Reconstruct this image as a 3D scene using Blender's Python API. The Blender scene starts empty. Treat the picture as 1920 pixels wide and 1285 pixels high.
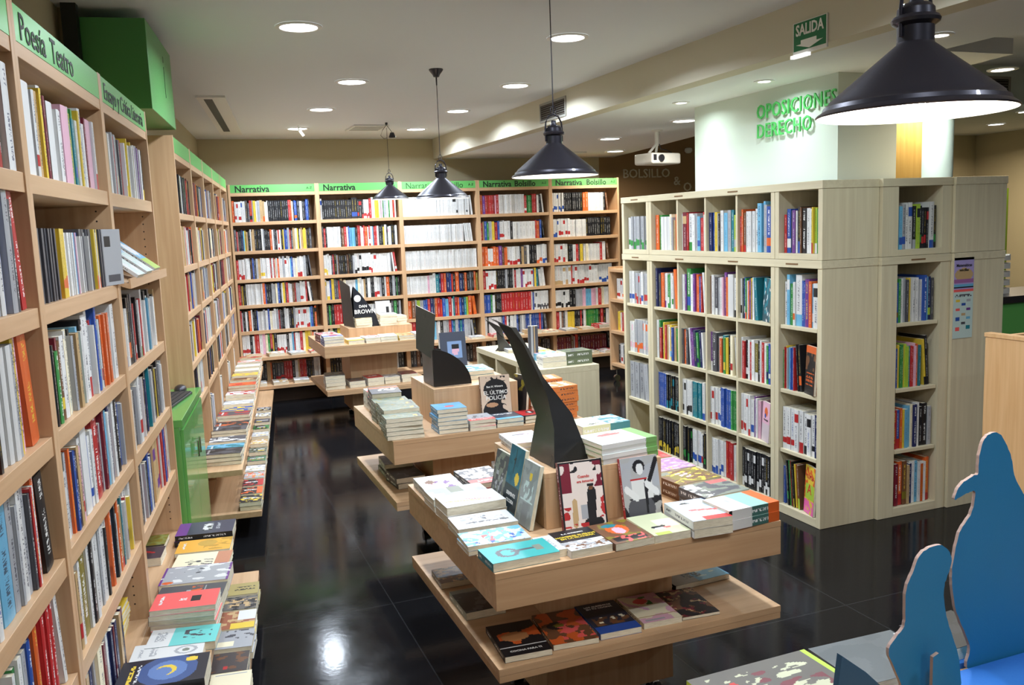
import bpy, math, random, re
from math import sin, cos, pi, radians as R
from mathutils import Vector, Matrix, noise

SC = bpy.context.scene
COL = SC.collection
# ------------------------------------------------------------------ camera
F_PX = 1650.0
YAW, PITCH, ROLL = R(20.938), R(7.625), R(2.202)
CAM_H = 1.70
fw = Vector((sin(YAW)*cos(PITCH), cos(YAW)*cos(PITCH), -sin(PITCH)))
rt0 = Vector((cos(YAW), -sin(YAW), 0))
dn0 = fw.cross(rt0)
rt = rt0*cos(ROLL) + dn0*sin(ROLL)
dn = -rt0*sin(ROLL) + dn0*cos(ROLL)
cd = bpy.data.cameras.new('camera'); cam = bpy.data.objects.new('camera', cd); COL.objects.link(cam)
M = Matrix((rt, -dn, -fw)).transposed().to_4x4(); M.translation = (0, 0, CAM_H)
cam.matrix_world = M
cd.sensor_width = 36; cd.lens = F_PX/1920*36; cd.clip_start = .05; cd.clip_end = 60
SC.camera = cam
# ------------------------------------------------------------------ world, exposure
w_ = bpy.data.worlds.new('world'); SC.world = w_; w_.use_nodes = True
w_.node_tree.nodes['Background'].inputs[0].default_value = (.75, .85, .9, 1)
w_.node_tree.nodes['Background'].inputs[1].default_value = .12
SC.view_settings.view_transform = 'Standard'; SC.view_settings.look = 'None'
SC.view_settings.gamma = 1; SC.view_settings.use_curve_mapping = False
SC.view_settings.exposure = -0.2
LIGHT_K = 1.0          # scale of all the room's lamps

def proj(p):
    v = Vector(p) - Vector((0, 0, CAM_H)); z = v.dot(fw)
    if z < .05: return None
    return (960+F_PX*v.dot(rt)/z, 642.5+F_PX*v.dot(dn)/z)

# ------------------------------------------------------------------ colour
def lin(c):
    return tuple((x/12.92 if x <= .04045 else ((x+.055)/1.055)**2.4) for x in c[:3])
def rgb(r, g, b): return lin((r/255, g/255, b/255))
CC = {k: rgb(*v) for k, v in dict(w=(212,212,210), k=(26,26,30), r=(172,40,42), o=(208,94,40), y=(216,186,60), b=(42,78,156),
     n=(24,36,84), c=(102,166,198), g=(48,130,62), l=(158,186,62), t=(186,156,112), s=(160,162,166), d=(74,74,80), m=(112,26,44),
     p=(106,56,130), i=(216,168,186), e=(28,118,132), u=(106,70,46), q=(232,222,190), z=(120,108,36), a=(118,124,112), f=(186,206,200), v=(228,92,90), x=(70,76,60)).items()}
NAMES = dict(w='white', k='black', r='red', o='orange', y='yellow', b='blue', n='navy', c='light blue', g='green', l='lime green', t='tan',
     s='silver grey', d='dark grey', m='maroon', p='purple', i='pink', e='teal', u='brown', q='cream', z='olive', a='grey green', f='pale grey', v='coral', x='dark olive')
def cc(c): return CC[c] if isinstance(c, str) else c
def shade(c, f): return tuple(min(1, x*f) for x in c)
def luma(c): return .2*c[0]+.7*c[1]+.1*c[2]

# ------------------------------------------------------------------ materials
MATS = {}
def newmat(name):
    m = bpy.data.materials.new(name); m.use_nodes = True
    nt = m.node_tree; b = nt.nodes['Principled BSDF']
    MATS[name] = m
    return m, nt, b
def plain(name, c, rough=.5, metal=0, spec=.5, bump=0, bscale=200, emit=0, coat=0):
    m, nt, b = newmat(name)
    b.inputs['Base Color'].default_value = (*c, 1); b.inputs['Roughness'].default_value = rough
    b.inputs['Metallic'].default_value = metal; b.inputs['Specular IOR Level'].default_value = spec
    b.inputs['Coat Weight'].default_value = coat
    if emit: b.inputs['Emission Color'].default_value = (*c, 1); b.inputs['Emission Strength'].default_value = emit
    tc = nt.nodes.new('ShaderNodeTexCoord'); n = nt.nodes.new('ShaderNodeTexNoise'); n.inputs['Scale'].default_value = bscale
    nt.links.new(tc.outputs['Object'], n.inputs['Vector'])
    mr = nt.nodes.new('ShaderNodeMapRange'); mr.inputs['To Min'].default_value = max(0, rough-.06); mr.inputs['To Max'].default_value = min(1, rough+.06)
    nt.links.new(n.outputs['Fac'], mr.inputs['Value']); nt.links.new(mr.outputs[0], b.inputs['Roughness'])
    if bump:
        bp = nt.nodes.new('ShaderNodeBump'); bp.inputs['Strength'].default_value = bump; bp.inputs['Distance'].default_value = .002
        nt.links.new(n.outputs['Fac'], bp.inputs['Height']); nt.links.new(bp.outputs[0], b.inputs['Normal'])
    return m
def wood(name, c1, c2, axis, rough=.42, scale=1.0):
    m, nt, b = newmat(name)
    tc = nt.nodes.new('ShaderNodeTexCoord'); mp = nt.nodes.new('ShaderNodeMapping'); oi = nt.nodes.new('ShaderNodeObjectInfo')
    s = [38*scale]*3; s[axis] = 1.6*scale; mp.inputs['Scale'].default_value = s
    ad = nt.nodes.new('ShaderNodeVectorMath'); ad.operation = 'ADD'
    ml = nt.nodes.new('ShaderNodeMath'); ml.operation = 'MULTIPLY'; ml.inputs[1].default_value = 37
    nt.links.new(oi.outputs['Random'], ml.inputs[0]); nt.links.new(tc.outputs['Object'], ad.inputs[0]); nt.links.new(ml.outputs[0], ad.inputs[1])
    nt.links.new(ad.outputs[0], mp.inputs['Vector'])
    n = nt.nodes.new('ShaderNodeTexNoise'); n.inputs['Scale'].default_value = 1; n.inputs['Detail'].default_value = 4; n.inputs['Distortion'].default_value = .6
    nt.links.new(mp.outputs[0], n.inputs['Vector'])
    r = nt.nodes.new('ShaderNodeValToRGB'); r.color_ramp.elements[0].position = .3; r.color_ramp.elements[1].position = .72
    r.color_ramp.elements[0].color = (*c2, 1); r.color_ramp.elements[1].color = (*c1, 1)
    nt.links.new(n.outputs['Fac'], r.inputs['Fac']); nt.links.new(r.outputs[0], b.inputs['Base Color'])
    b.inputs['Roughness'].default_value = rough
    bp = nt.nodes.new('ShaderNodeBump'); bp.inputs['Strength'].default_value = .06; bp.inputs['Distance'].default_value = .001
    nt.links.new(n.outputs['Fac'], bp.inputs['Height']); nt.links.new(bp.outputs[0], b.inputs['Normal'])
    return m
B1, B2 = rgb(204,168,130), rgb(186,148,110)
BEECH = [wood('beech_'+a, B1, B2, i) for i, a in enumerate('xyz')]
P1, P2 = rgb(212,202,171), rgb(199,187,156)
BIRCH = [wood('birch_'+a, P1, P2, i) for i, a in enumerate('xyz')]
PEG = plain('peg_hole_dark', rgb(40,28,20), .8)
GREEN = plain('green_laminate', rgb(100,180,94), .35)
GREENBOX = plain('green_box_laminate', rgb(78,150,78), .35)
GREENCAB = plain('green_lacquer', rgb(92,158,78), .22, coat=.3)
BLACKTXT = plain('black_lettering', rgb(20,26,20), .5)
WALL = plain('beige_paint', rgb(190,179,148), .85, bump=.15, bscale=90)
WALLB = plain('brown_beige_paint', rgb(146,116,80), .85, bump=.15, bscale=90)
PILLAR = plain('pale_paint', rgb(206,216,208), .8, bump=.1, bscale=90)
CEIL = plain('ceiling_paint', rgb(222,226,230), .9, bump=.1, bscale=120)
BEAM = plain('beam_paint', rgb(204,198,178), .85, bump=.1, bscale=90)
WHITE = plain('white_plastic', rgb(225,225,222), .4)
BLACK = plain('black_metal', rgb(52,50,58), .36, metal=.55, coat=.3)
BLACKC = plain('black_cardboard', rgb(14,14,15), .38, bump=.1, bscale=30)
DARKMETAL = plain('grey_grille', rgb(96,94,88), .6)
CHROME = plain('chrome', rgb(200,200,205), .2, metal=1)
SHADEIN = plain('white_enamel_inside', rgb(240,238,228), .45)
DIFF = plain('lamp_diffuser', (1, 1, 1), .5, emit=14)
BULB = plain('bulb_glass', (1, .93, .8), .5, emit=45)
DARKBASE = plain('dark_brown_board', rgb(70,50,34), .5)
BLUE = plain('blue_foam_board', rgb(9,102,146), .7, bump=.1, bscale=300)
BLUEB = plain('bright_blue_foam_board', rgb(22,92,168), .7)
FOAMEDGE = plain('foam_board_edge', rgb(150,128,120), .85, bump=.5, bscale=200)
ORANGEW = wood('orange_wood', rgb(205,156,84), rgb(190,138,66), 2)
PANEL = wood('peach_panel_wood', rgb(222,178,128), rgb(208,160,108), 2, scale=1.4)
LETTER = plain('green_foam_letters', rgb(82,190,98), .7)
LETTERG = plain('grey_letters', rgb(200,190,168), .7)
CLEAR, nt_, b_ = newmat('clear_plastic')
b_.inputs['Transmission Weight'].default_value = .9; b_.inputs['Roughness'].default_value = .1; b_.inputs['Base Color'].default_value = (.9, .9, .9, 1)

# floor: black polished stone, .9 m tiles
FLOOR, nt, b = newmat('black_stone_tiles')
tc = nt.nodes.new('ShaderNodeTexCoord'); mp = nt.nodes.new('ShaderNodeMapping'); mp.inputs['Location'].default_value = (-.82, -2.9, 0)
nt.links.new(tc.outputs['Object'], mp.inputs['Vector'])
br = nt.nodes.new('ShaderNodeTexBrick'); br.offset = 0; br.inputs['Scale'].default_value = 1; br.inputs['Mortar Size'].default_value = .003
br.inputs['Brick Width'].default_value = .9; br.inputs['Row Height'].default_value = .9
br.inputs['Color1'].default_value = (*rgb(11,11,14), 1); br.inputs['Color2'].default_value = (*rgb(14,14,17), 1); br.inputs['Mortar'].default_value = (*rgb(36,36,38), 1)
nt.links.new(mp.outputs[0], br.inputs['Vector'])
ns = nt.nodes.new('ShaderNodeTexNoise'); ns.inputs['Scale'].default_value = 260; ns.inputs['Detail'].default_value = 3
nt.links.new(tc.outputs['Object'], ns.inputs['Vector'])
mx = nt.nodes.new('ShaderNodeMix'); mx.data_type = 'RGBA'; mx.blend_type = 'ADD'; mx.inputs[0].default_value = .006
nt.links.new(br.outputs['Color'], mx.inputs[6]); nt.links.new(ns.outputs['Color'], mx.inputs[7]); nt.links.new(mx.outputs[2], b.inputs['Base Color'])
n2 = nt.nodes.new('ShaderNodeTexNoise'); n2.inputs['Scale'].default_value = 7; n2.inputs['Detail'].default_value = 5
nt.links.new(tc.outputs['Object'], n2.inputs['Vector'])
mr = nt.nodes.new('ShaderNodeMapRange'); mr.inputs['From Min'].default_value = .3; mr.inputs['From Max'].default_value = .7
mr.inputs['To Min'].default_value = .09; mr.inputs['To Max'].default_value = .15
b.inputs['Specular IOR Level'].default_value = .11
nt.links.new(n2.outputs['Fac'], mr.inputs['Value']); nt.links.new(mr.outputs[0], b.inputs['Roughness'])
bp = nt.nodes.new('ShaderNodeBump'); bp.inputs['Strength'].default_value = .12; bp.inputs['Distance'].default_value = .0012
n3 = nt.nodes.new('ShaderNodeTexNoise'); n3.inputs['Scale'].default_value = 45; n3.inputs['Detail'].default_value = 2
nt.links.new(tc.outputs['Object'], n3.inputs['Vector']); nt.links.new(n3.outputs['Fac'], bp.inputs['Height']); nt.links.new(bp.outputs[0], b.inputs['Normal'])

# printed covers and spines: colour attribute, with rows of small printed characters where Ink alpha is 1
COVER, nt, b = newmat('printed_cover')
a1 = nt.nodes.new('ShaderNodeAttribute'); a1.attribute_name = 'Col'
a2 = nt.nodes.new('ShaderNodeAttribute'); a2.attribute_name = 'Ink'
uv = nt.nodes.new('ShaderNodeUVMap'); uv.uv_map = 'UVMap'
mp = nt.nodes.new('ShaderNodeMapping'); mp.inputs['Scale'].default_value = (2.6, 3.2, 1)
nt.links.new(uv.outputs[0], mp.inputs['Vector'])
ns = nt.nodes.new('ShaderNodeTexNoise'); ns.noise_dimensions = '2D'; ns.inputs['Scale'].default_value = 1.0; ns.inputs['Detail'].default_value = 1
nt.links.new(mp.outputs[0], ns.inputs['Vector'])
gt = nt.nodes.new('ShaderNodeMath'); gt.operation = 'GREATER_THAN'; gt.inputs[1].default_value = .53
nt.links.new(ns.outputs['Fac'], gt.inputs[0])
sp = nt.nodes.new('ShaderNodeSeparateXYZ'); nt.links.new(uv.outputs[0], sp.inputs[0])
ab = nt.nodes.new('ShaderNodeMath'); ab.operation = 'SUBTRACT'; ab.inputs[1].default_value = .5; nt.links.new(sp.outputs['Y'], ab.inputs[0])
ab2 = nt.nodes.new('ShaderNodeMath'); ab2.operation = 'ABSOLUTE'; nt.links.new(ab.outputs[0], ab2.inputs[0])
lt = nt.nodes.new('ShaderNodeMath'); lt.operation = 'LESS_THAN'; lt.inputs[1].default_value = .17; nt.links.new(ab2.outputs[0], lt.inputs[0])
m1 = nt.nodes.new('ShaderNodeMath'); m1.operation = 'MULTIPLY'; nt.links.new(gt.outputs[0], m1.inputs[0]); nt.links.new(lt.outputs[0], m1.inputs[1])
m2 = nt.nodes.new('ShaderNodeMath'); m2.operation = 'MULTIPLY'; nt.links.new(m1.outputs[0], m2.inputs[0]); nt.links.new(a2.outputs['Alpha'], m2.inputs[1])
mx = nt.nodes.new('ShaderNodeMix'); mx.data_type = 'RGBA'
nt.links.new(m2.outputs[0], mx.inputs[0]); nt.links.new(a1.outputs['Color'], mx.inputs[6]); nt.links.new(a2.outputs['Color'], mx.inputs[7])
nt.links.new(mx.outputs[2], b.inputs['Base Color']); b.inputs['Roughness'].default_value = .38
PAGES, nt, b = newmat('page_edges')
tc = nt.nodes.new('ShaderNodeTexCoord'); mp = nt.nodes.new('ShaderNodeMapping'); mp.inputs['Scale'].default_value = (30, 30, 1400)
nt.links.new(tc.outputs['Object'], mp.inputs['Vector'])
ns = nt.nodes.new('ShaderNodeTexNoise'); ns.inputs['Scale'].default_value = 1; nt.links.new(mp.outputs[0], ns.inputs['Vector'])
r = nt.nodes.new('ShaderNodeValToRGB'); r.color_ramp.elements[0].color = (*rgb(196,186,160), 1); r.color_ramp.elements[1].color = (*rgb(236,228,206), 1)
r.color_ramp.elements[0].position = .35; r.color_ramp.elements[1].position = .6
nt.links.new(ns.outputs['Fac'], r.inputs['Fac']); nt.links.new(r.outputs[0], b.inputs['Base Color']); b.inputs['Roughness'].default_value = .8

# ------------------------------------------------------------------ mesh building
class MB:
    def __init__(s): s.v = []; s.f = []; s.c = []; s.k = []; s.uv = []; s.mi = []
    def quad(s, pts, col=None, ink=None, uv=None, mi=0):
        i = len(s.v); s.v.extend(pts); n = len(pts); s.f.append(tuple(range(i, i+n)))
        s.c.append(col or (.5, .5, .5)); s.k.append(ink); s.uv.append(uv); s.mi.append(mi)
    def box(s, x0, y0, z0, x1, y1, z1, col=None, mi=0, cols=None):
        if x0 > x1: x0, x1 = x1, x0
        if y0 > y1: y0, y1 = y1, y0
        if z0 > z1: z0, z1 = z1, z0
        i = len(s.v)
        s.v.extend([(x0,y0,z0),(x1,y0,z0),(x1,y1,z0),(x0,y1,z0),(x0,y0,z1),(x1,y0,z1),(x1,y1,z1),(x0,y1,z1)])
        for q in ((0,3,2,1),(4,5,6,7),(0,1,5,4),(1,2,6,5),(2,3,7,6),(3,0,4,7)):
            s.f.append(tuple(i+a for a in q)); s.c.append(col or (.5,.5,.5)); s.k.append(None); s.uv.append(None); s.mi.append(mi)
    def lathe(s, prof, n=32, cx=0, cy=0, mi=0, col=None, close=False):
        base = len(s.v)
        for (r, z) in prof:
            for k in range(n):
                a = 2*pi*k/n; s.v.append((cx+r*cos(a), cy+r*sin(a), z))
        for j in range(len(prof)-1):
            for k in range(n):
                k2 = (k+1) % n
                s.f.append((base+j*n+k, base+j*n+k2, base+(j+1)*n+k2, base+(j+1)*n+k)); s.c.append(col or (.5,.5,.5)); s.k.append(None); s.uv.append(None); s.mi.append(mi)
    def tube(s, pts, r, n=8, mi=0):
        pts = [Vector(p) for p in pts]; base = len(s.v)
        for i, p in enumerate(pts):
            d = (pts[min(i+1, len(pts)-1)] - pts[max(i-1, 0)]).normalized()
            a = Vector((0, 0, 1)) if abs(d.z) < .9 else Vector((1, 0, 0))
            e1 = d.cross(a).normalized(); e2 = d.cross(e1)
            for k in range(n):
                t = 2*pi*k/n; s.v.append(tuple(p+e1*(r*cos(t))+e2*(r*sin(t))))
        for j in range(len(pts)-1):
            for k in range(n):
                k2 = (k+1) % n
                s.f.append((base+j*n+k, base+j*n+k2, base+(j+1)*n+k2, base+(j+1)*n+k)); s.c.append((.5,.5,.5)); s.k.append(None); s.uv.append(None); s.mi.append(mi)
        for e in (0, len(pts)-1):
            s.f.append(tuple(base+e*n+k for k in range(n))); s.c.append((.5,.5,.5)); s.k.append(None); s.uv.append(None); s.mi.append(mi)
    def mesh(s, name, mats, colours=False, smooth=False):
        me = bpy.data.meshes.new(name); me.from_pydata(s.v, [], s.f)
        for m in mats: me.materials.append(m)
        if len(mats) > 1: me.polygons.foreach_set('material_index', s.mi)
        if colours:
            ca = me.color_attributes.new('Col', 'FLOAT_COLOR', 'CORNER'); ka = me.color_attributes.new('Ink', 'FLOAT_COLOR', 'CORNER')
            ul = me.uv_layers.new(name='UVMap')
            A = []; K = []; U = []
            for f, c, k, u in zip(s.f, s.c, s.k, s.uv):
                n = len(f)
                if isinstance(c, str): c = CC[c]
                if isinstance(k, str): k = CC[k]
                if c and isinstance(c[0], tuple):
                    for q in c: A.extend((*q, 1))
                else: A.extend((*c, 1)*n)
                K.extend(((tuple(k) if len(k) == 4 else (*k, 1)) if k else (0, 0, 0, 0))*n)
                if u:
                    for q in u: U.extend(q)
                else: U.extend((0, -5)*n)
            ca.data.foreach_set('color', A); ka.data.foreach_set('color', K); ul.data.foreach_set('uv', U)
        if smooth:
            me.polygons.foreach_set('use_smooth', [True]*len(me.polygons))
            try: me.set_sharp_from_angle(angle=R(35))
            except Exception: pass
        me.update(); return me

def link(name, me, parent=None, mw=None):
    o = bpy.data.objects.new(name, me); COL.objects.link(o)
    if parent: o.parent = parent
    if mw is not None: o.matrix_local = mw
    return o
def bevel(o, w=.0015, seg=2):
    m = o.modifiers.new('bevel', 'BEVEL'); m.width = w; m.segments = seg; m.limit_method = 'ANGLE'; m.harden_normals = False
    return o
def tag(o, label, cat, group=None, kind=None):
    o['label'] = label; o['category'] = cat
    if group: o['group'] = group
    if kind: o['kind'] = kind
    return o
def struct(o, label=None):
    o['kind'] = 'structure'
    if label: o['label'] = label
    return o
def empty(name, mw, label, cat, group=None):
    o = bpy.data.objects.new(name, None); COL.objects.link(o); o.matrix_world = mw; o.empty_display_size = .05
    return tag(o, label, cat, group)
def T(x, y, z=0, a=0): return Matrix.Translation((x, y, z)) @ Matrix.Rotation(a, 4, 'Z')
def boxpart(name, parent, x0, y0, z0, x1, y1, z1, mats, axis=None, bev=.0012):
    """a board; the wood grain runs along its longest side"""
    m = MB(); cx, cy, cz = (x0+x1)/2, (y0+y1)/2, (z0+z1)/2
    m.box(x0-cx, y0-cy, z0-cz, x1-cx, y1-cy, z1-cz)
    if isinstance(mats, list):
        d = [abs(x1-x0), abs(y1-y0), abs(z1-z0)]; mat = mats[d.index(max(d)) if axis is None else axis]
    else: mat = mats
    o = link(name, m.mesh(name, [mat]), parent, Matrix.Translation((cx, cy, cz)))
    if bev: bevel(o, bev)
    return o
def text_mesh(txt, size, depth=.001, bold=0.0, align='LEFT', space=1.0, alignv='BOTTOM_BASELINE'):
    cu = bpy.data.curves.new('lettering', 'FONT'); cu.body = txt; cu.size = size; cu.extrude = depth/2; cu.offset = bold
    cu.align_x = align; cu.space_character = space; cu.resolution_u = 2
    try: cu.align_y = alignv
    except Exception: pass
    o = bpy.data.objects.new('lettering', cu); COL.objects.link(o)
    bpy.context.view_layer.update()
    me = bpy.data.meshes.new_from_object(o.evaluated_get(bpy.context.evaluated_depsgraph_get()))
    bpy.data.objects.remove(o); bpy.data.curves.remove(cu)
    return me
def lettering(name, txt, size, mat, parent, mw, **k):
    me = text_mesh(txt, size, **k); me.materials.clear(); me.materials.append(mat)
    return link(name, me, parent, mw)
UPR = Matrix.Rotation(pi/2, 4, 'X')       # text lying in XY -> standing, facing -Y

# ------------------------------------------------------------------ the room
ZC, ZL = 2.70, 2.475
XW = 2.895
LA_, LB_ = -.565, .125
LC_ = 1/math.hypot(1, LB_)
LANG = math.atan2(1, LB_)                 # direction of the left wall's shelving, going away
def LFR(s, off=0):
    x, y = LF(s, off); return T(x, y, 0, LANG)
def LF(s, off=0):                         # frame on the left shelving face, off = distance out into the room
    y = s*LC_; x = LA_+LB_*y
    return x+off*LC_, y-off*LB_*LC_
def slab(name, x0, y0, z0, x1, y1, z1, mat, label=None):
    m = MB(); m.box(x0, y0, z0, x1, y1, z1); return struct(link(name, m.mesh(name, [mat])), label)
slab('floor', -3.2, -3.5, -.1, 11.4, 9.95, 0, FLOOR, 'black polished stone tile floor')
slab('wall_back', -2.2, 9.85, 0, 5.0, 9.99, 2.78, WALL, 'beige back wall above the bookcases')
slab('wall_back_far', 7.6, 9.85, 0, 11.4, 9.99, 2.78, WALL, 'beige far right back wall')
slab('wall_back_right', 5.0, 9.85, 0, 7.6, 9.99, 2.78, WALLB, 'brown back wall right of the bookcases')
slab('wall_right', 11.2, -3.5, 0, 11.35, 9.85, 2.75, WALL)
slab('wall_front', -3.2, -3.6, 0, 11.4, -3.5, 2.75, WALL)
m = MB()
for s0, s1 in ((-3.6, 4.36), (4.36, 4.45), (4.45, 10.1)):
    o0 = -.34 if s0 < 4 else -.303
    a_ = LF(s0, o0); b2 = LF(s1, o0); c_ = LF(s1, o0-.12); d_ = LF(s0, o0-.12)
    for z0, z1 in ((0, 2.75),):
        vs = [(*p, z) for z in (z0, z1) for p in (a_, b2, c_, d_)]
        i = len(m.v); m.v.extend(vs)
        for q in ((0,3,2,1),(4,5,6,7),(0,1,5,4),(1,2,6,5),(2,3,7,6),(3,0,4,7)):
            m.f.append(tuple(i+t for t in q)); m.c.append((.5,)*3); m.k.append(None); m.uv.append(None); m.mi.append(0)
struct(link('wall_left', m.mesh('wall_left', [WALL])), 'left wall behind the shelving')
slab('ceiling', -3.2, -3.5, ZC, XW+.02, 9.9, ZC+.1, CEIL, 'main white ceiling over the tables')
# dropped beam along the room and the lower ceiling behind it
m = MB(); m.box(XW, -3.5, ZL, XW+.12, 9.85, ZC+.1); struct(link('trim_1', m.mesh('trim_1', [BEAM])), 'beige dropped beam along the ceiling')
m = MB(); m.box(XW+.12, 3.44, ZL, 6.0, 9.85, ZL+.08); m.box(XW+.12, -3.5, ZL, 3.64, 3.44, ZL+.08)
m.v = [((4.15 if (v[0] == 6.0 and v[1] == 3.44) else 5.2 if v[0] == 6.0 else v[0]), v[1], v[2]) for v in m.v]
struct(link('ceiling_low', m.mesh('ceiling_low', [CEIL])), 'lower white ceiling behind the beam')
m = MB(); m.box(3.62, -3.5, 2.74, 11.2, 9.85, 2.8); m.box(3.641, -3.5, ZL+.08, 3.66, 3.42, 2.74)
struct(link('ceiling_raised', m.mesh('ceiling_raised', [CEIL])), 'raised ceiling on the right')
slab('trim_3', 5.45, 5.0, 2.46, 8.2, 5.3, 2.74, PILLAR, 'white bulkhead with an air grille at the far right')
slab('wall_pillar', 3.56, 4.05, 0, 3.985, 5.50, ZL, PILLAR, 'pale square pillar behind the cube bookcases')
slab('trim_2', 5.52, 5.62, 0, 5.80, 5.70, ZC, ORANGEW, 'orange wood panel right of the pillar')
m = MB(); m.lathe([(.17, 0), (.17, 2.74)], 32); o = link('wall_column', m.mesh('wall_column', [PILLAR], smooth=True), None, T(6.2, 5.9)); struct(o, 'round pale column right of the wood panel')

m = MB(); m.box(0, .25, 2.2, .05, .31, ZC)
struct(link('trim_4', m.mesh('trim_4', [BLACKTXT]), None, LFR(4.27)), 'narrow black strip between the wall and the green wall cabinet')
# ------------------------------------------------------------------ lamps
def downlight(x, y, z, label, r=.092, power=34, group='round ceiling downlights', col=(.78, .88, 1), spread=160):
    e = empty('downlight', T(x, y, z), label, 'ceiling light', group)
    m = MB(); m.lathe([(r+.022, -.001), (r+.022, -.006), (r+.012, -.010), (r, -.008), (r-.004, -.001)], 40)
    link('trim_ring', m.mesh('trim_ring', [WHITE], smooth=True), e)
    m = MB(); n = 40; m.quad([(r*cos(2*pi*k/n), -r*sin(2*pi*k/n), -.003) for k in range(n)])
    link('diffuser', m.mesh('diffuser', [DIFF]), e)
    l = bpy.data.lights.new('downlight_lamp', 'AREA'); l.shape = 'DISK'; l.size = 2*r*.95; l.energy = power*LIGHT_K; l.color = col; l.spread = R(spread)
    link('lamp_light', l, e, Matrix.Translation((0, 0, -.012)))
for x, y, nm in [(.68, 4.53, 'nearest of the left row in view'), (1.245, 6.09, 'second of the left row'), (1.26, 7.47, 'third of the left row'), (1.25, 8.84, 'last of the left row'),
                 (2.118, 4.51, 'nearest of the right row in view'), (2.436, 6.10, 'second of the right row'), (2.44, 7.48, 'third of the right row'), (2.438, 8.86, 'last of the right row')]:
    downlight(x, y, ZC, 'round recessed downlight in the main ceiling, '+nm)
for x, y, nm in [(.68, 2.4, 'left one above the near table'), (2.12, 2.4, 'right one above the near table'), (.68, .3, 'left one over the camera'), (2.12, .3, 'right one over the camera')]:
    downlight(x, y, ZC, 'added recessed ceiling downlight out of view, '+nm, power=34 if y > 1 else 18)  # unseen lamps, added to light the near end of the room
for x, y, nm in [(3.98, 7.6, 'near the back wall'), (3.93, 6.22, 'right of the projector area'), (4.75, 8.95, 'added one to warm the brown back wall')]:  # the last one is invented to light the brown wall
    downlight(x, y, ZL, 'round recessed downlight in the lower ceiling, '+nm, group='round lights in the lower ceiling', power=22, col=(1, .93, .8))
for x, y, nm in [(3.30, 5.26, 'farthest along the pillar'), (3.31, 4.38, 'middle one along the pillar'), (3.31, 3.12, 'beside the near pendant lamp')]:
    downlight(x, y, ZL, 'small cool spotlight in the lower ceiling, '+nm, r=.038, power=3.5, group='small spotlights in the lower ceiling', col=(.85, 1, .97))
downlight(5.75, 5.44, 2.74, 'added recessed light behind the white bulkhead above the wood panel', r=.06, power=22, group='far right ceiling lights', col=(.9, 1, .97))  # lamp put in to brighten the wood panel and the column
WARM = (1, .84, .62)
downlight(4.52, 3.81, ZL, 'small warm light in the low ceiling right of the near pendant lamp', r=.06, power=14, group='far right ceiling lights', col=WARM)
downlight(7.8, 6.6, 2.74, 'warm recessed light in the far right ceiling, second from the top', r=.09, power=20, group='far right ceiling lights', col=WARM)
downlight(9.1, 7.35, 2.74, 'warm recessed light at the right photo edge', r=.08, power=20, group='far right ceiling lights', col=WARM)
downlight(10.0, 8.5, 2.74, 'lowest warm recessed light near the far right corner', r=.09, power=40, group='far right ceiling lights', col=WARM)
downlight(6.2, 1.8, 2.74, 'recessed light in the raised ceiling, out of view on the right', power=40)
downlight(6.2, -.8, 2.74, 'added recessed light in the raised ceiling, out of view behind the camera', power=40)  # unseen lamp, added for light from behind the camera

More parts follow.
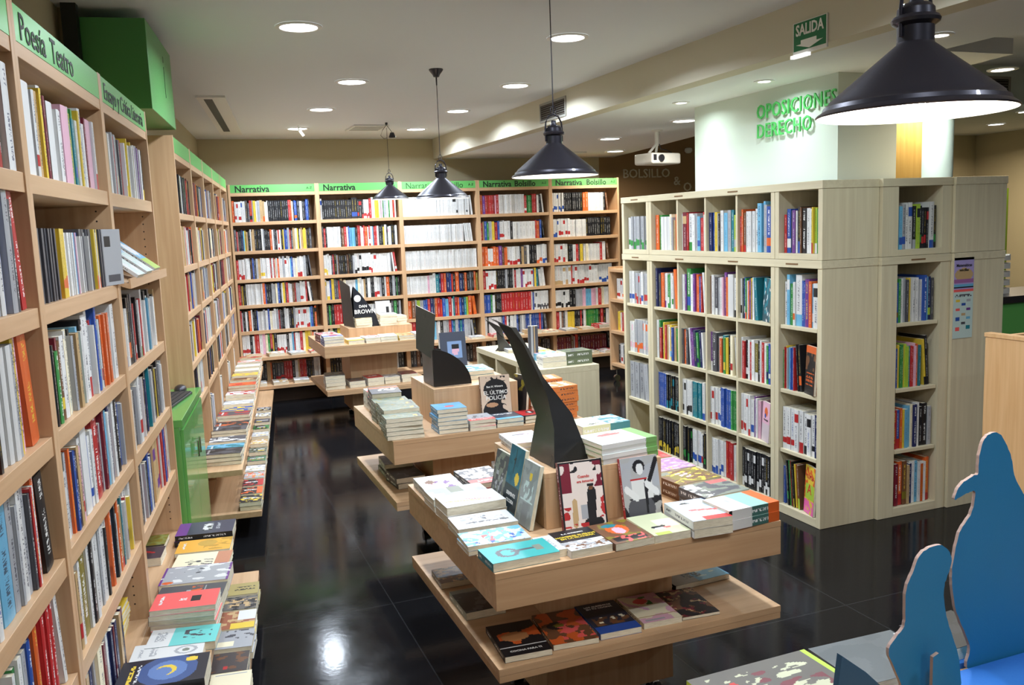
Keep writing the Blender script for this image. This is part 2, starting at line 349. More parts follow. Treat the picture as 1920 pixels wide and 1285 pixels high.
def pendant(x, y, z, label, power=9, ztop=ZC, sc=1.0, hook=False):
    e = empty('pendant_lamp', T(x, y, z), label, 'pendant lamp', 'black conical pendant lamps')
    P = [(.176, 0), (.178, .003), (.174, .007), (.166, .012), (.163, .020), (.156, .024), (.153, .030), (.034, .128), (.032, .134)]
    Q = [(.0, .119), (.026, .119), (.147, .0255), (.157, .014), (.170, .003), (.176, 0)]
    m = MB(); m.lathe(P, 64, mi=0); m.lathe(Q, 64, mi=1)
    link('lamp_shade', m.mesh('lamp_shade', [BLACK, SHADEIN], smooth=True), e)
    m = MB(); m.lathe([(.033, .128), (.033, .160), (.042, .166), (.044, .172), (.040, .178), (.034, .180), (.033, .192), (.026, .200), (.014, .203), (.010, .212), (.010, .222), (0, .223)], 32)
    link('lamp_neck', m.mesh('lamp_neck', [BLACK], smooth=True), e)
    m = MB(); m.tube([(.036, 0, .14), (.037, 0, .19), (.034, 0, .215), (.022, 0, .238), (0, 0, .247), (-.022, 0, .238), (-.034, 0, .215), (-.037, 0, .19), (-.036, 0, .14)], .0035)
    link('hanging_yoke', m.mesh('hanging_yoke', [BLACK], smooth=True), e)
    h = ztop - z
    m = MB(); m.tube([(0, 0, .247), (0, 0, .30), (0, 0, h-.05)], .0022, 6)
    m.tube([(.012*cos(a), 0, .262+.018*sin(a)) for a in [k*pi/6 for k in range(13)]], .002, 6)
    link('cord', m.mesh('cord', [BLACK], smooth=True), e)
    m = MB()
    if hook:
        m.lathe([(.012, h), (.012, h-.02), (0, h-.022)], 16); m.tube([(0, 0, h-.02), (-.04, 0, h-.07), (-.06, 0, h-.12), (-.03, 0, h-.15), (.0, 0, h-.14)], .0025, 6)
        m.lathe([(.0, h-.09), (.018, h-.092), (.024, h-.11), (.034, h-.135), (.03, h-.138)], 16, cx=.05)
        m.tube([(0, 0, h-.02), (.05, 0, h-.09)], .0025, 6)
    else:
        m.lathe([(.045, h), (.046, h-.006), (.034, h-.022), (.024, h-.034), (.018, h-.048), (.005, h-.052), (.004, h-.10), (0, h-.102)], 24)
    link('ceiling_rose', m.mesh('ceiling_rose', [BLACK], smooth=True), e)
    m = MB(); m.lathe([(0, .010), (.018, .015), (.03, .035), (.033, .055), (.026, .08), (.015, .10), (.013, .12)], 24)
    link('bulb', m.mesh('bulb', [BULB], smooth=True), e)
    l = bpy.data.lights.new('pendant_lamp_light', 'POINT'); l.energy = power*LIGHT_K; l.color = (1, .96, .9); l.shadow_soft_size = .05
    link('lamp_light', l, e, Matrix.Translation((0, 0, .012)))
pendant(1.338, 1.318, 1.879, 'big black conical pendant lamp at the upper right, lit, nearest the camera', 24)
pendant(1.02, -.75, 1.865, 'added black conical pendant lamp out of view behind the camera', 34)  # unseen extra in the row, added to light surfaces facing the camera
pendant(1.49, 3.33, 1.888, 'black conical pendant lamp above the near display table')
pendant(1.68, 5.56, 1.885, 'black conical pendant lamp above the middle display table')
pendant(2.01, 8.35, 1.985, 'smallest and farthest black pendant lamp, with a loose ceiling hook', hook=True)

# ------------------------------------------------------------------ books
BOOKS = []          # every shelved book: built at the end, the largest in view as objects of their own
NIND = [0]
def quad_area(ps):
    q = [proj(p) for p in ps]
    if any(t is None for t in q): return 0
    cx = sum(t[0] for t in q)/4; cy = sum(t[1] for t in q)/4
    if not (-20 < cx < 1930 and -30 < cy < 1300): return 0
    q = [(min(1920, max(0, a)), min(1285, max(0, b_))) for a, b_ in q]
    return abs(sum(q[i][0]*q[(i+1) % 4][1]-q[(i+1) % 4][0]*q[i][1] for i in range(4)))/2
def bands_for(rng, h, col, band, text=True):
    """(z0, z1, colour, inked)"""
    if band == '|':
        return [(0, h, col, False)]
    out = []
    if band:
        b_ = CC[band]
        st = rng.random()
        if st < .55: a0, a1 = .10+.05*rng.random(), .26+.08*rng.random()
        elif st < .85: a0, a1 = .0, .16+.1*rng.random()
        else: a0, a1 = .70, .90
        out = [(0, a0*h, col, False)] if a0 > 0 else []
        out.append((a0*h, a1*h, b_, False))
        if a1 < .5: out += [(a1*h, (a1+.06)*h, col, False), ((a1+.06)*h, .92*h, col, text), (.92*h, h, col, False)]
        else: out = [(0, .1*h, col, False), (.1*h, .62*h, col, text), (.62*h, a0*h, col, False), (a0*h, a1*h, b_, False), (a1*h, h, col, False)]
        return out
    a = rng.uniform(.08, .2); b2 = rng.uniform(.5, .66); c = rng.uniform(.7, .76)
    return [(0, a*h, col, False), (a*h, b2*h, col, text), (b2*h, c*h, col, False), (c*h, .94*h, col, text), (.94*h, h, col, False)]
def spine_quads(m, w, h, bands, ink, seg, bulge, ph, ia=.8):
    for (z0, z1, col, tx) in bands:
        for k in range(seg):
            xa, xb = w*k/seg, w*(k+1)/seg
            ya, yb = -bulge*(1-(2*xa/w-1)**2), -bulge*(1-(2*xb/w-1)**2)
            m.quad([(xa, ya, z0), (xb, yb, z0), (xb, yb, z1), (xa, ya, z1)], col, (*ink, ia) if tx else None,
                   [(z0*100+ph, xa/w), (z0*100+ph, xb/w), (z1*100+ph, xb/w), (z1*100+ph, xa/w)] if tx else None)
def add_row(frame, x0, x1, z, spec, seed, base_h=.215, maxh=.26, inset=.02, fill=.97, where='', depth=.16, right=False, group='', lean=.2, jit=.012):
    """fill one shelf from a spec such as 'w20:22*3/r k ~o': colour, thickness mm, :height cm, *count, /band colour, ~ leaning"""
    rng = random.Random(seed)
    items = []
    for tk in spec.split():
        mt = re.match(r'^(~?)([a-z])(\d*)(?::(\d+))?(?:\*(\d+))?(?:/([a-z|]))?$', tk)
        if not mt: print('bad token', tk); continue
        ln, c, th, hh, n, bd = mt.groups(); n = int(n or 1)
        h0 = int(hh)/100 if hh else base_h+rng.uniform(-jit, jit)
        t0 = int(th)/1000 if th else None
        ts = rng.uniform(.014, .03)
        for k in range(n):
            h = min(maxh, h0 if (n > 2 or hh) else base_h+rng.uniform(-jit, jit))
            t = t0 if t0 else (ts if n > 3 else rng.uniform(.012, .034))
            f = 1+rng.uniform(-.13, .07)
            items.append([bool(ln), shade(CC[c], f), c, t, h, bd])
    LS = .3*lean
    lw = lambda it: it[3]*(1.0 if not it[0] else 1.12)+(.004 if it[0] else 0)
    tot = sum(map(lw, items)); W = (x1-x0)*fill-(.26*math.sin(lean*.6)+.004 if any(i[0] for i in items) else 0)
    if not right:
        src = [i for i in items if not i[0]]; last = [i for i in items if i[0]]
        while tot*1.35 < W:
            it = list(rng.choice(src)); it[1] = shade(it[1], rng.uniform(.8, 1.1)); src.append(it); tot += it[3]
        items = src+last
    k = min(W/tot, 1.35 if not right else 1.2)
    x = x0+.002
    if right: x = x1-.006-k*sum(map(lw, items))-(.26*math.sin(lean*.6) if any(i[0] for i in items) else 0)
    for j, (ln, col, c, t, h, bd) in enumerate(items):
        t *= k; d = min(depth*rng.uniform(.9, 1.08), depth+.02); y = inset+rng.uniform(0, .016)
        if ln:
            a = lean*rng.uniform(.85, .95) if (j == 0 or not items[j-1][0]) else a; x += (h*sin(a*.55)+.001) if (j == 0 or not items[j-1][0]) else 0
            mw = frame @ Matrix.Translation((x+h*sin(a)*.0+.004, y, z)) @ Matrix.Rotation(-a*.55, 4, 'Y')
            # rotate about the lower left edge, top towards the left: keep it above the board
            mw = frame @ Matrix.Translation((x, y, z+t*sin(a*.55)*0)) @ Matrix.Rotation(-a*.55, 4, 'Y') @ Matrix.Translation((0, 0, 0))
            x += t*1.02+.003
            mw = mw @ Matrix.Translation((0, 0, .0005))
        else:
            mw = frame @ Matrix.Translation((x, y, z+.0005)); x += t
        P = [mw @ Vector(p) for p in ((0, 0, 0), (t, 0, 0), (t, 0, h), (0, 0, h))]
        ink = (.85, .85, .82) if luma(col) < .25 else (.03, .03, .05)
        if rng.random() < .15 and luma(col) < .25: ink = CC['y']
        if rng.random() < .15 and luma(col) > .4: ink = rng.choice([CC['r'], CC['b'], CC['n']])
        BOOKS.append(dict(mw=mw, w=t-.001, h=h, d=d, col=col, c=c, bd=bd, ink=ink, area=quad_area(P), where=where, idx=j, n=len(items), seed=rng.random(), group=group, ln=ln))
def cover_shell(w, h, d, rng, col, bd, ink, solid):
    m = MB(); bands = bands_for(rng, h, col, bd)
    bul = min(.0025, w*.1) if solid else 0
    spine_quads(m, w, h, bands, ink, 4 if solid else 1, bul, rng.random()*40, .8 if solid else .42)
    if solid:
        th = .0012
        for xa, xb in ((0, th), (w-th, w)): m.box(xa, 0, 0, xb, d, h, col)
        m.box(0, .0001, 0, w, th, h, col)
    else:
        m.quad([(0, d, 0), (0, 0, 0), (0, 0, h), (0, d, h)], col); m.quad([(w, 0, 0), (w, d, 0), (w, d, h), (w, 0, h)], col)
        m.quad([(w, d, 0), (0, d, 0), (0, d, h), (w, d, h)], CC['q'], mi=1)
        m.quad([(0, 0, h-.001), (w, 0, h-.001), (w, d, h-.001), (0, d, h-.001)], CC['q'], mi=1)
    return m
def ordinal(n):
    w = ['zeroth','first','second','third','fourth','fifth','sixth','seventh','eighth','ninth','tenth','eleventh','twelfth','thirteenth','fourteenth','fifteenth','sixteenth','seventeenth','eighteenth','nineteenth','twentieth']
    return w[n] if n <= 20 else ('twenty-'+w[n-20] if n < 30 else 'thirty-'+w[n-30] if n < 40 else str(n)+'th')
def flush_books(total):
    ALL = sorted(BOOKS+FLATS, key=lambda b: -b['area']); keep = max(0, total-NIND[0]); ind, rest = ALL[:keep], ALL[keep:]
    for b in ind:
        if 'mbs' in b: build_flat(b); continue
        rng = random.Random(b['seed'])
        m = cover_shell(b['w'], b['h'], b['d'], rng, b['col'], b['bd'], b['ink'], True)
        o = link('book', m.mesh('book', [COVER], True, smooth=True)); o.matrix_world = b['mw']
        pos = (ordinal(b['idx']+1)+' from left') if b['idx'] < b['n']/2 or b['n']-b['idx'] > 20 else ('last on the right' if b['idx'] == b['n']-1 else ordinal(b['n']-b['idx'])+' from right')
        kind = ('slim ' if b['w'] < .014 else 'thick ' if b['w'] > .035 else '')+('leaning ' if b['ln'] else '')
        tag(o, fit_label(f"{kind}{NAMES[b['c']]} book, {pos}, {b['where']}"), 'book', b['group'])
        p = MB(); p.box(.0013, .0014, .002, b['w']-.0013, b['d']-.003, b['h']-.002)
        link('page_block', p.mesh('page_block', [PAGES]), o)
    M2 = MB()
    for b in rest:
        if 'mbs' in b: parts = [(b['mbs'][0], 0), (b['mbs'][1], 1)]
        else: parts = [(cover_shell(b['w'], b['h'], b['d'], random.Random(b['seed']), b['col'], b['bd'], b['ink'], False), None)]
        mw = b['mw']
        for m, mi in parts:
            base = len(M2.v)
            M2.v.extend(tuple(mw @ Vector(p)) for p in m.v)
            M2.f.extend(tuple(base+i for i in f) for f in m.f); M2.c += m.c; M2.k += m.k; M2.uv += m.uv; M2.mi += m.mi if mi is None else [mi]*len(m.f)
    o = link('shelved_books', M2.mesh('shelved_books', [COVER, PAGES], True))
    tag(o, 'rows and piles of small books filling the far bookcases, shelves and ledges', 'books', kind='stuff')
    print('books: individual', NIND[0]+len(ind), 'merged', len(rest), 'smallest area', ind[-1]['area'] if ind else 0)

# covers: a painter evaluated on a grid of cells
def art(bg, *shapes): return (bg, shapes)
def sample(a, u, v, seed):
    c = cc(a[0])
    for s in a[1]:
        k = s[0]
        if k == 'r':
            if s[1] <= u <= s[3] and s[2] <= v <= s[4]: c = cc(s[5])
        elif k == 'e':
            if ((u-s[1])/s[3])**2+((v-s[2])/s[4])**2 <= 1: c = cc(s[5])
        elif k == 'n':
            if len(s) > 4 and not (s[4] <= u <= s[6] and s[5] <= v <= s[7]): continue
            if noise.noise(Vector((u*s[2]+seed, v*s[2]*1.4, seed))) > s[3]: c = cc(s[1])
        elif k == 'l':      # line x0 y0 x1 y1 halfwidth colour
            d = Vector((s[3]-s[1], s[4]-s[2])); t = max(0, min(1, ((u-s[1])*d.x+(v-s[2])*d.y)/d.length_squared))
            if math.hypot(u-s[1]-t*d.x, v-s[2]-t*d.y) < s[5]: c = cc(s[6])
        elif k == 't':      # line of small print x0 y0 x1 y1 colour
            if s[1] <= u <= s[3] and s[2] <= v <= s[4] and noise.noise(Vector((u*55+seed, math.floor(v*30)*3.3, 2))) > -.08: c = cc(s[5])
    return c
def cover_quads(m, w, h, z, a, seed, nx, ny, rot=False):
    for i in range(nx):
        for j in range(ny):
            xa, xb = -w/2+w*i/nx, -w/2+w*(i+1)/nx; ya, yb = -h/2+h*j/ny, -h/2+h*(j+1)/ny
            m.quad([(xa, ya, z), (xb, ya, z), (xb, yb, z), (xa, yb, z)], sample(a, *((1-(j+.5)/ny, (i+.5)/nx) if rot else ((i+.5)/nx, (j+.5)/ny)), seed))
def book_mbs(w, h, t, a, spine, seed, nx, ny, hard=False, rot=False):
    m = MB(); th = .0022 if hard else .0008; o = .002 if hard else 0
    cover_quads(m, w, h, t, a, seed, nx, ny, rot)
    sb = spine if isinstance(spine, list) else None
    bg = cc(sb[0][2] if sb else spine)
    x0, x1, y0, y1 = -w/2, w/2, -h/2, h/2
    m.quad([(x0, y0, t-th), (x0, y1, t-th), (x1, y1, t-th), (x1, y0, t-th)], CC['w'])
    for p, q in (((x0, y0), (x1, y0)), ((x1, y0), (x1, y1)), ((x1, y1), (x0, y1))):
        m.quad([(*p, t-th), (*q, t-th), (*q, t), (*p, t)], bg)
    m.box(x0, y0, 0, x1, y1, th, bg)
    ink = (.85,)*3 if luma(bg) < .25 else (.04, .04, .06)
    for (b0, b1, col, tx) in ([(a_*h, b_*h, cc(c_), k_ == 1) for k_, (a_, b_, c_) in enumerate(sb)] if sb else bands_for(random.Random(seed), h, bg, None)):
        m.quad([(x0, y0+b1, 0), (x0, y0+b0, 0), (x0, y0+b0, t), (x0, y0+b1, t)], col, ink if tx else None,
               [(b1*100, 0), (b0*100, 0), (b0*100, 1), (b1*100, 1)] if tx else None)
    m.quad([(x0+.0015, y0, th), (x0+.0015, y1, th), (x0+.0015, y1, t-th), (x0+.0015, y0, t-th)], bg)
    p = MB(); p.box(x0+.001, y0+o+.0006, th, x1-o-.0008, y1-o-.0006, t-th)
    return m, p
def book_meshes(*a, **k):
    m, p = book_mbs(*a, **k)
    return m.mesh('book', [COVER], True), p.mesh('page_block', [PAGES])
def fit_label(l):
    for x, y in ((' at the ', ' at '), (' of the ', ' of '), (' on the ', ' on '), (' the ', ' '), (' with a ', ' with '), (' a ', ' '), (' with an ', ' with '), (' in view', ''), (' down', '')):
        if len(l.split()) <= 16: break
        l = l.replace(x, y)
    return l
FLATS = []
def flat_book(cx, cy, w, h, ang, ztop, n, a, spine, label, zbase, up=None, group='books lying on the display tables', res=None, jitter=3, cat='book', top=None, names=None, hard=False, titles=None, rotart=False):
    """n copies piled from zbase to ztop; up: direction the cover's top points, 0 away, -90 to the right, 90 to the left, 180 to the viewer"""
    if up is None: up = -90 if w > h else 0
    cw, ch = (w, h) if up in (0, 180) else (h, w)
    t = (ztop-zbase)/n - .0004
    nx, ny = res or (10, 14)
    seed = round((cx*13.7+cy*7.1) % 50, 2)
    if rotart: up = 90; cw, ch = h, w; nx, ny = ny, nx
    mbs = book_mbs(cw, ch, t, a, spine, seed, nx, ny, hard=hard, rot=rotart)
    shared = []
    rng = random.Random(seed)
    for k in range(n):
        ja = R(rng.uniform(-jitter, jitter)) if k < n-1 else 0; jx, jy = (rng.uniform(-.004, .004), rng.uniform(-.004, .004)) if k < n-1 else (0, 0)
        mw = T(cx+jx, cy+jy, zbase+.0004+k*(t+.0004), R(ang+up)+ja)
        if n == 1: lb = label
        elif k == n-1: lb = label+', top copy'
        elif k == 0: lb = label+', bottom copy'
        else: lb = label+', '+(ordinal(n-k))+' copy down'
        X, Y, Z0 = w/2, h/2, mw.translation.z
        bx = T(cx, cy, Z0, R(ang))
        near = [bx @ Vector(p) for p in ((-X, -Y, 0), (X, -Y, 0), (X, -Y, t), (-X, -Y, t))]; side = [bx @ Vector(p) for p in ((-X, -Y, 0), (-X, Y, 0), (-X, Y, t), (-X, -Y, t))]
        top = [bx @ Vector(p) for p in ((-X, -Y, t), (X, -Y, t), (X, Y, t), (-X, Y, t))]
        ar = quad_area(near)+.5*quad_area(side)+(quad_area(top) if k == n-1 else 0)
        FLATS.append(dict(area=ar, mw=mw, mbs=mbs, shared=shared, label=fit_label(lb), cat=cat, group=group, titles=titles if k == n-1 else None, dim=(cw, ch, t)))
def build_flat(b):
    if not b['shared']: b['shared'].extend((b['mbs'][0].mesh('book', [COVER], True), b['mbs'][1].mesh('page_block', [PAGES])))
    o = link('book', b['shared'][0]); o.matrix_world = b['mw']; tag(o, b['label'], b['cat'], b['group'])
    link('page_block', b['shared'][1], o); cw, ch, t = b['dim']
    for (txt, size, x, y, mat) in b['titles'] or []:
        lettering('title_lettering', txt, size, mat, o, Matrix.Translation((x*cw, y*ch, t+.0004)), depth=.0004, align='CENTER', bold=.0004)
def standing_book(x, y, z, w, h, ang, lean, t, a, spine, label, res=(24, 34), group='books standing on the display tables', titles=None, roll=0):
    e = Vector((cos(R(ang)), sin(R(ang)), 0)); nh = Vector((-e.y, e.x, 0))
    up = Vector((0, 0, 1))*cos(R(lean))+nh*sin(R(lean)); n = e.cross(up)
    mw = Matrix((e, up, n)).transposed().to_4x4(); p = Vector((x, y, z))+e*(w/2)+up*(h/2)-n*t
    mw.translation = p + Vector((0, 0, t*sin(R(lean))+.0005)); mw = mw @ Matrix.Rotation(R(roll), 4, 'Z')
    me, pg = book_meshes(w, h, t, a, spine, x*9+y, *res)
    o = link('book', me); o.matrix_world = mw; tag(o, fit_label(label), 'book', group); NIND[0] += 1
    link('page_block', pg, o)
    for (txt, size, tx, ty, mat) in titles or []:
        lettering('title_lettering', txt, size, mat, o, Matrix.Translation((tx*w, ty*h, t+.0005)), depth=.0004, align='CENTER', bold=.0003)
    return o

# ------------------------------------------------------------------ bookcases
TH = .022
def bookcase(frame, x0, w, h, depth, shelves, label, wood_, group, header=None, hz=None, decks=None, pegs=False, plinth=.06, sh_th=.034, clip0=0, head_text=None, head_mat=None):
    e = empty('bookcase', frame @ Matrix.Translation((x0, 0, 0)), label, 'bookcase', group)
    for k, xs in enumerate((0, w-TH)):
        m = MB(); m.box(xs, 0, 0, xs+TH, depth, h)
        if pegs:
            xi = xs+TH+.0004 if k == 0 else xs-.0004
            for yy in (.045, depth-.05):
                z = .45
                while z < h-.15:
                    pts = [(xi, yy+.0032*cos(a*pi/3), z+.0032*sin(a*pi/3)) for a in range(6)]
                    m.quad(pts if k == 0 else pts[::-1], mi=1); z += .032
        o = link('side_panel', m.mesh('side_panel', [wood_[2], PEG]), e); bevel(o, .001)
    boxpart('back_panel', e, TH, depth-.008, .04, w-TH, depth, h, wood_, 2, 0)
    for z in shelves: boxpart('shelf', e, TH, .004, z-sh_th, w-TH, depth-.008, z, wood_, 0)
    if header:
        z0, z1 = hz
        boxpart('top_board', e, TH, .002, z0-.034, w-TH, depth-.008, z0, wood_, 0)
        hs = boxpart('header_sign', e, TH, .001, z0, w-TH, .012, z1, header, None, 0)
        for (txt, size, fx, bold) in head_text or []:
            lettering('lettering', txt, size, BLACKTXT, hs, Matrix.Translation(((fx-.5)*(w-2*TH), -.0065, -size*.36)) @ UPR, bold=bold)
    if decks:
        (zu, pu), (zl, pl) = decks
        boxpart('display_ledge', e, 0.001, -pu, zu-.032, w-.001, depth-.01, zu, wood_, 0) if False else None
        m = MB(); m.box(0.0005, -pu, zu-.032, w-.0005, -.0005, zu); m.box(TH+.0005, -.0005, zu-.032, w-TH-.0005, depth-.01, zu)
        bevel(link('upper_ledge', m.mesh('upper_ledge', [wood_[0]]), e))
        m = MB(); m.box(0.0005, -pl, zl-.032, w-.0005, -.0005, zl); m.box(TH+.0005, -.0005, zl-.032, w-TH-.0005, depth-.01, zl)
        bevel(link('lower_ledge', m.mesh('lower_ledge', [wood_[0]]), e))
        boxpart('plinth', e, .02, -pl+.16, 0, w-.02, -.005, zl-.033, DARKBASE, None, 0)
    return e
BACK = T(.593, 9.3)
PB = .876
NROWS = [
 ["o w*3/r w/b w d d r/k s y w s t t/o q w k*10 r o w k b/o b/o k w k n b k",
  "d r w k*2 n c y t k*2 w t t k*4 w s k*3 k o w d k w r/w w k y b*2 s r d t q w y k w t y*2 t k*2 d",
  "r w*3/r w*3 k u b d s t w*2/y w*3 r w r q w o w*2 s w/r w*2 c b w q w*2/r w s k*2 ~d",
  "r u y k*2 w*11 o b k*3 s*2 q b k w y d r w*2 u r s*2 w*2/r w r ~w ~k",
  "r s k w k o w k*2 b w*3 s w b q w*2 s r d k*2 w*2 k*2 s w*9/r c b k o/k",
  "w*4/r k w r*2 w i q g r/k y k w*6/r k w c r w*2 r q y*2 t o w q",
  "k*3 d t k*4 t*2 o k d*3/r r*3 k w t r*4 k*3 d w*3"],
 ["w/b k*14 k*2/b k*3/r w*3/r r w*2 y*2 w i g s w g q r w",
  "d r k w*6 k u r w b c*3 k r*2 w*2 r o w r/w w c r*2 w w k*2 y w k w/i w k*2 w",
  "w*2/y w*2 d r k s u k*4 u k*2 s w*6/k w*2/r w w/r w*3 w*3 s ~w ~r/w",
  "w*2/y b y d d r t u q w*4 c q w*2 t k w w k*2 w*2/r s k w o k*2 s k g k",
  "k g k*2 r*3 k*4 d*3 k*2 w*6 s w*3 q w*3 d g k s",
  "w q g k y w o t k r w*4 b k w s q k y w*3 r k d", "k*4 d s k r*2 k*3 u d w k*5 d k w k"],
 ["w14*30 w14*3/k ~w14", "w14*26 ~w14*4", "w14*33", "w14*13 i w*2 e n r o n b r k o n k o k d k o z",
  "o u s l s b b r n d o r r b c r w e r o b n e l o ~o", "r*3 o*2 b*4 c s w k s*2 r b e s ~s ~k", "k d u k w d k s r k u d k k w"],
 ["o p r*5 i r w*14 r/w g*3 r*3 w k ~w", "r t b g s y r b w*2/r w*2 k w*7 r o ~k", "o*2 w*3/o o*2 p u o*2 w*5/r k t d w k*3 w*4/o w*2/b",
  "r w*4/r k*5 s k*3 w r w*2 p w*5/r b y e ~w ~w", "b*3 g w k*4 r*11 w b w*10/d", "w k w*4 s b r w k w*2 w ~d", "k d w k k d u k r k"],
 ["w*7/b k*9 o*2 w*6 ~u", "w*3/b w*5/r w*8 k*12", "w*5/r w k*3 w r d y k w q w*6 r w ~u", "w*6/t r w*8/r w w*2 w*5/b",
  "w*7/k k*2 s*5 i*2 c*2 i*3 w r q w*3 k", "r*2 w u d w y*3 k*3 r k w g*6 k r k w*3 o", "m*6 u s r k ~k"]]
HEADS = [[('Narrativa', .088, .05, .0016), ('A-Z', .035, .90, 0)], [('Narrativa', .088, .05, .0016), ('A-Z', .035, .90, 0)],
         [('Narrativa', .088, .05, -.0006), ('Bolsillo', .088, .52, -.0006), ('A-Z', .035, .90, 0)],
         [('Narrativa', .088, .05, .0016), ('Bolsillo', .088, .50, .0016), ('A-Z', .035, .90, 0)],
         [('Narrativa', .088, .05, .0016), ('Bolsillo', .088, .52, .0016), ('A-Z', .035, .90, 0)]]
BZ = [1.827, 1.537, 1.25, .988, .72]
PN = ['leftmost Narrativa', 'second Narrativa', 'third, thin lettered Narrativa Bolsillo', 'fourth Narrativa Bolsillo', 'rightmost Narrativa Bolsillo']
for i in range(5):
    bookcase(BACK, i*PB, PB, 2.2, .30, BZ, PN[i]+' bookcase of the back wall, full of paperbacks', BEECH, 'bookcases along the back wall', GREEN, (2.118, 2.195), decks=((.47, .22), (.19, .32)), head_text=HEADS[i])
    for j, z in enumerate(BZ+[.47, .19]):
        add_row(BACK, i*PB+TH+.004, (i+1)*PB-TH-.004, z, NROWS[i][j], 100+i*10+j, base_h=.205 if z > .3 else .19, maxh=.23, inset=.02, where=f'{ordinal(j+1)} shelf, {PN[i].split(",")[0]} bookcase',
                fill=(.93, .97, .985, .96, .9)[i], group='books in the back wall bookcases', jit=.014)
# ---- left wall, near bookcases (A) and far ones (B)
def LFR(s, off=0):
    x, y = LF(s, off); return T(x, y, 0, LANG)
AP = .945
AZ = [1.857, 1.554, 1.254, .962, .675]
A1_ROWS = ["y24:21 n14:21 o26:22 r50:24 u20:25 w40:23", "y14:24 b40:27 b20:26 s26:25 w24:25 b26:27 s30:26 d16:24 ~r28:26", "y20:25 r24:23 k12:23 w25:24*4/| s20:24 y20:27 i20:26 ~o50:26",
 "w20:24 w20 m20:20 w14 c60:23 s30:25 s14 w24:25 s30:26 d12 r12 w14 o20:28 ~k50:23", "w20 q16 r30:17 k30:18 w14 g14 w20 g14 s20 b20:22 n24:24 o24:26 r20:27*6 ~w20:26", "w20 k20 b14 r30 w30 s20"]
A2_ROWS = ["w14:21 n22:23 w60:22/| s12 w18:21/r t18:21 y14:22 w26:23 m12:21 w44:20/| w20:19*3 i60:21/| g20:21 y12:20 w12 e16:19/b g14/y",
 "d11:18*16/| y12:18*5/o w10:17*8 c10:17 i8:17 w9:16*4 b8:17", "c16:18 s30:21 k10 r14:19 g24:18 m12 u20/y w30:21 q12 w10/c q26:22 s18 k14 t24 c16/o g10 w14 k24:23 w40:24 w24:25/r s14 w12 r14/b b12 b20:26 c18 w10/r k12 o20:22",
 "k30:20 n20:19 w30:17 s14 o14 b14 n16 t20:21 i24:20/r w20:22 w50:24/| b12 w20:20/b w24:21 r50:25 m20 s14 m18:24 w12 c14:23 w18:22 n26:26 m14 w24:25 r18:26 k30:24 d30:23",
 "w20:19 y14:18 s18 t20:20/r w16 r12 z50:26 w20:26 k22 w24:25 g14/y e14 w16 s18:24 w36:26 k12 w40:25/b o24:26 c30:26 k14:25", "c16:20 s20 k14 w14 t20 s16 n20 s14 q40:24 w16:22 w10 m10/w"]
A3_ROWS = ["w12:20 c22:21 d28:21 t20:20 w18 t14 s16 i22/k p14 r14 s20 k20:21/y w18 d18 k14:20/o p16 r14 w16/y w18:19 y12 w20:18", None,
 "d26:22/w c14 s16 w20/b t20:23 w24 k28:24/o k22:25 d24:25 r12/d d24 r14/w s20 k20:23 w14/g c12 r16:22 k24 w22:25 s30:25",
 "y14:20 s30:24 w14 t14 k30:22 d22 s20 w34:25/r m40:26/| w10 r14 k22 w18 n16 k26:26 k24 e10:27", "r12:22 w16:23 t40:23/p k30:25 r12/n w14 r24:25 s20 k16 g14 b20:26 w16 n18", "w14:18*3 k12 w14/m"]
def peg(s0, w, lab, rows, text, nm, first_x=0):
    fr = LFR(s0)
    sh = list(AZ)
    if rows[1] is None: sh.remove(1.554)
    e = bookcase(fr, 0, w, 2.235, .30, sh, lab, BEECH, 'near bookcases on the left wall', GREEN, (2.15, 2.232), decks=((.392, .23), (.15, .315)), pegs=True, head_text=text, sh_th=.045)
    for j, z in enumerate(sh+[.392]):
        sp = rows[j] if rows[1] is not None else [r for r in rows if r is not None][j]
        jj = j+1 if (rows[1] is not None or j == 0) else j+2
        if nm == 'Ensayo' and j == len(sh): continue
        add_row(fr, TH+.006, w-TH-.006 if not (nm == 'Poesía Teatro' and j == 5) else w*.62, z, sp, 300+int(s0*10)+j, base_h=.21, maxh=.275 if j else .255, inset=.012, depth=.17, where=f'{ordinal(jj)} shelf of the {nm} bookcase',
                right=(nm == 'nearest left'), fill=.965, group='books in the near left bookcases', lean=.25)
    return e
peg(1.34, AP, 'nearest beech bookcase on the left wall, cut by the photo edge', A1_ROWS, None, 'nearest left')
peg(1.34+AP, AP, 'beech bookcase on the left wall headed Poesía Teatro', A2_ROWS, [('Poesía  Teatro', .088, .04, .0005)], 'Poesía Teatro')
EA = peg(1.34+2*AP, AP, 'beech bookcase on the left wall headed Ensayo y Crítica Literaria', A3_ROWS, [('Ensayo y Crítica Literaria', .078, .04, .0)], 'Ensayo')
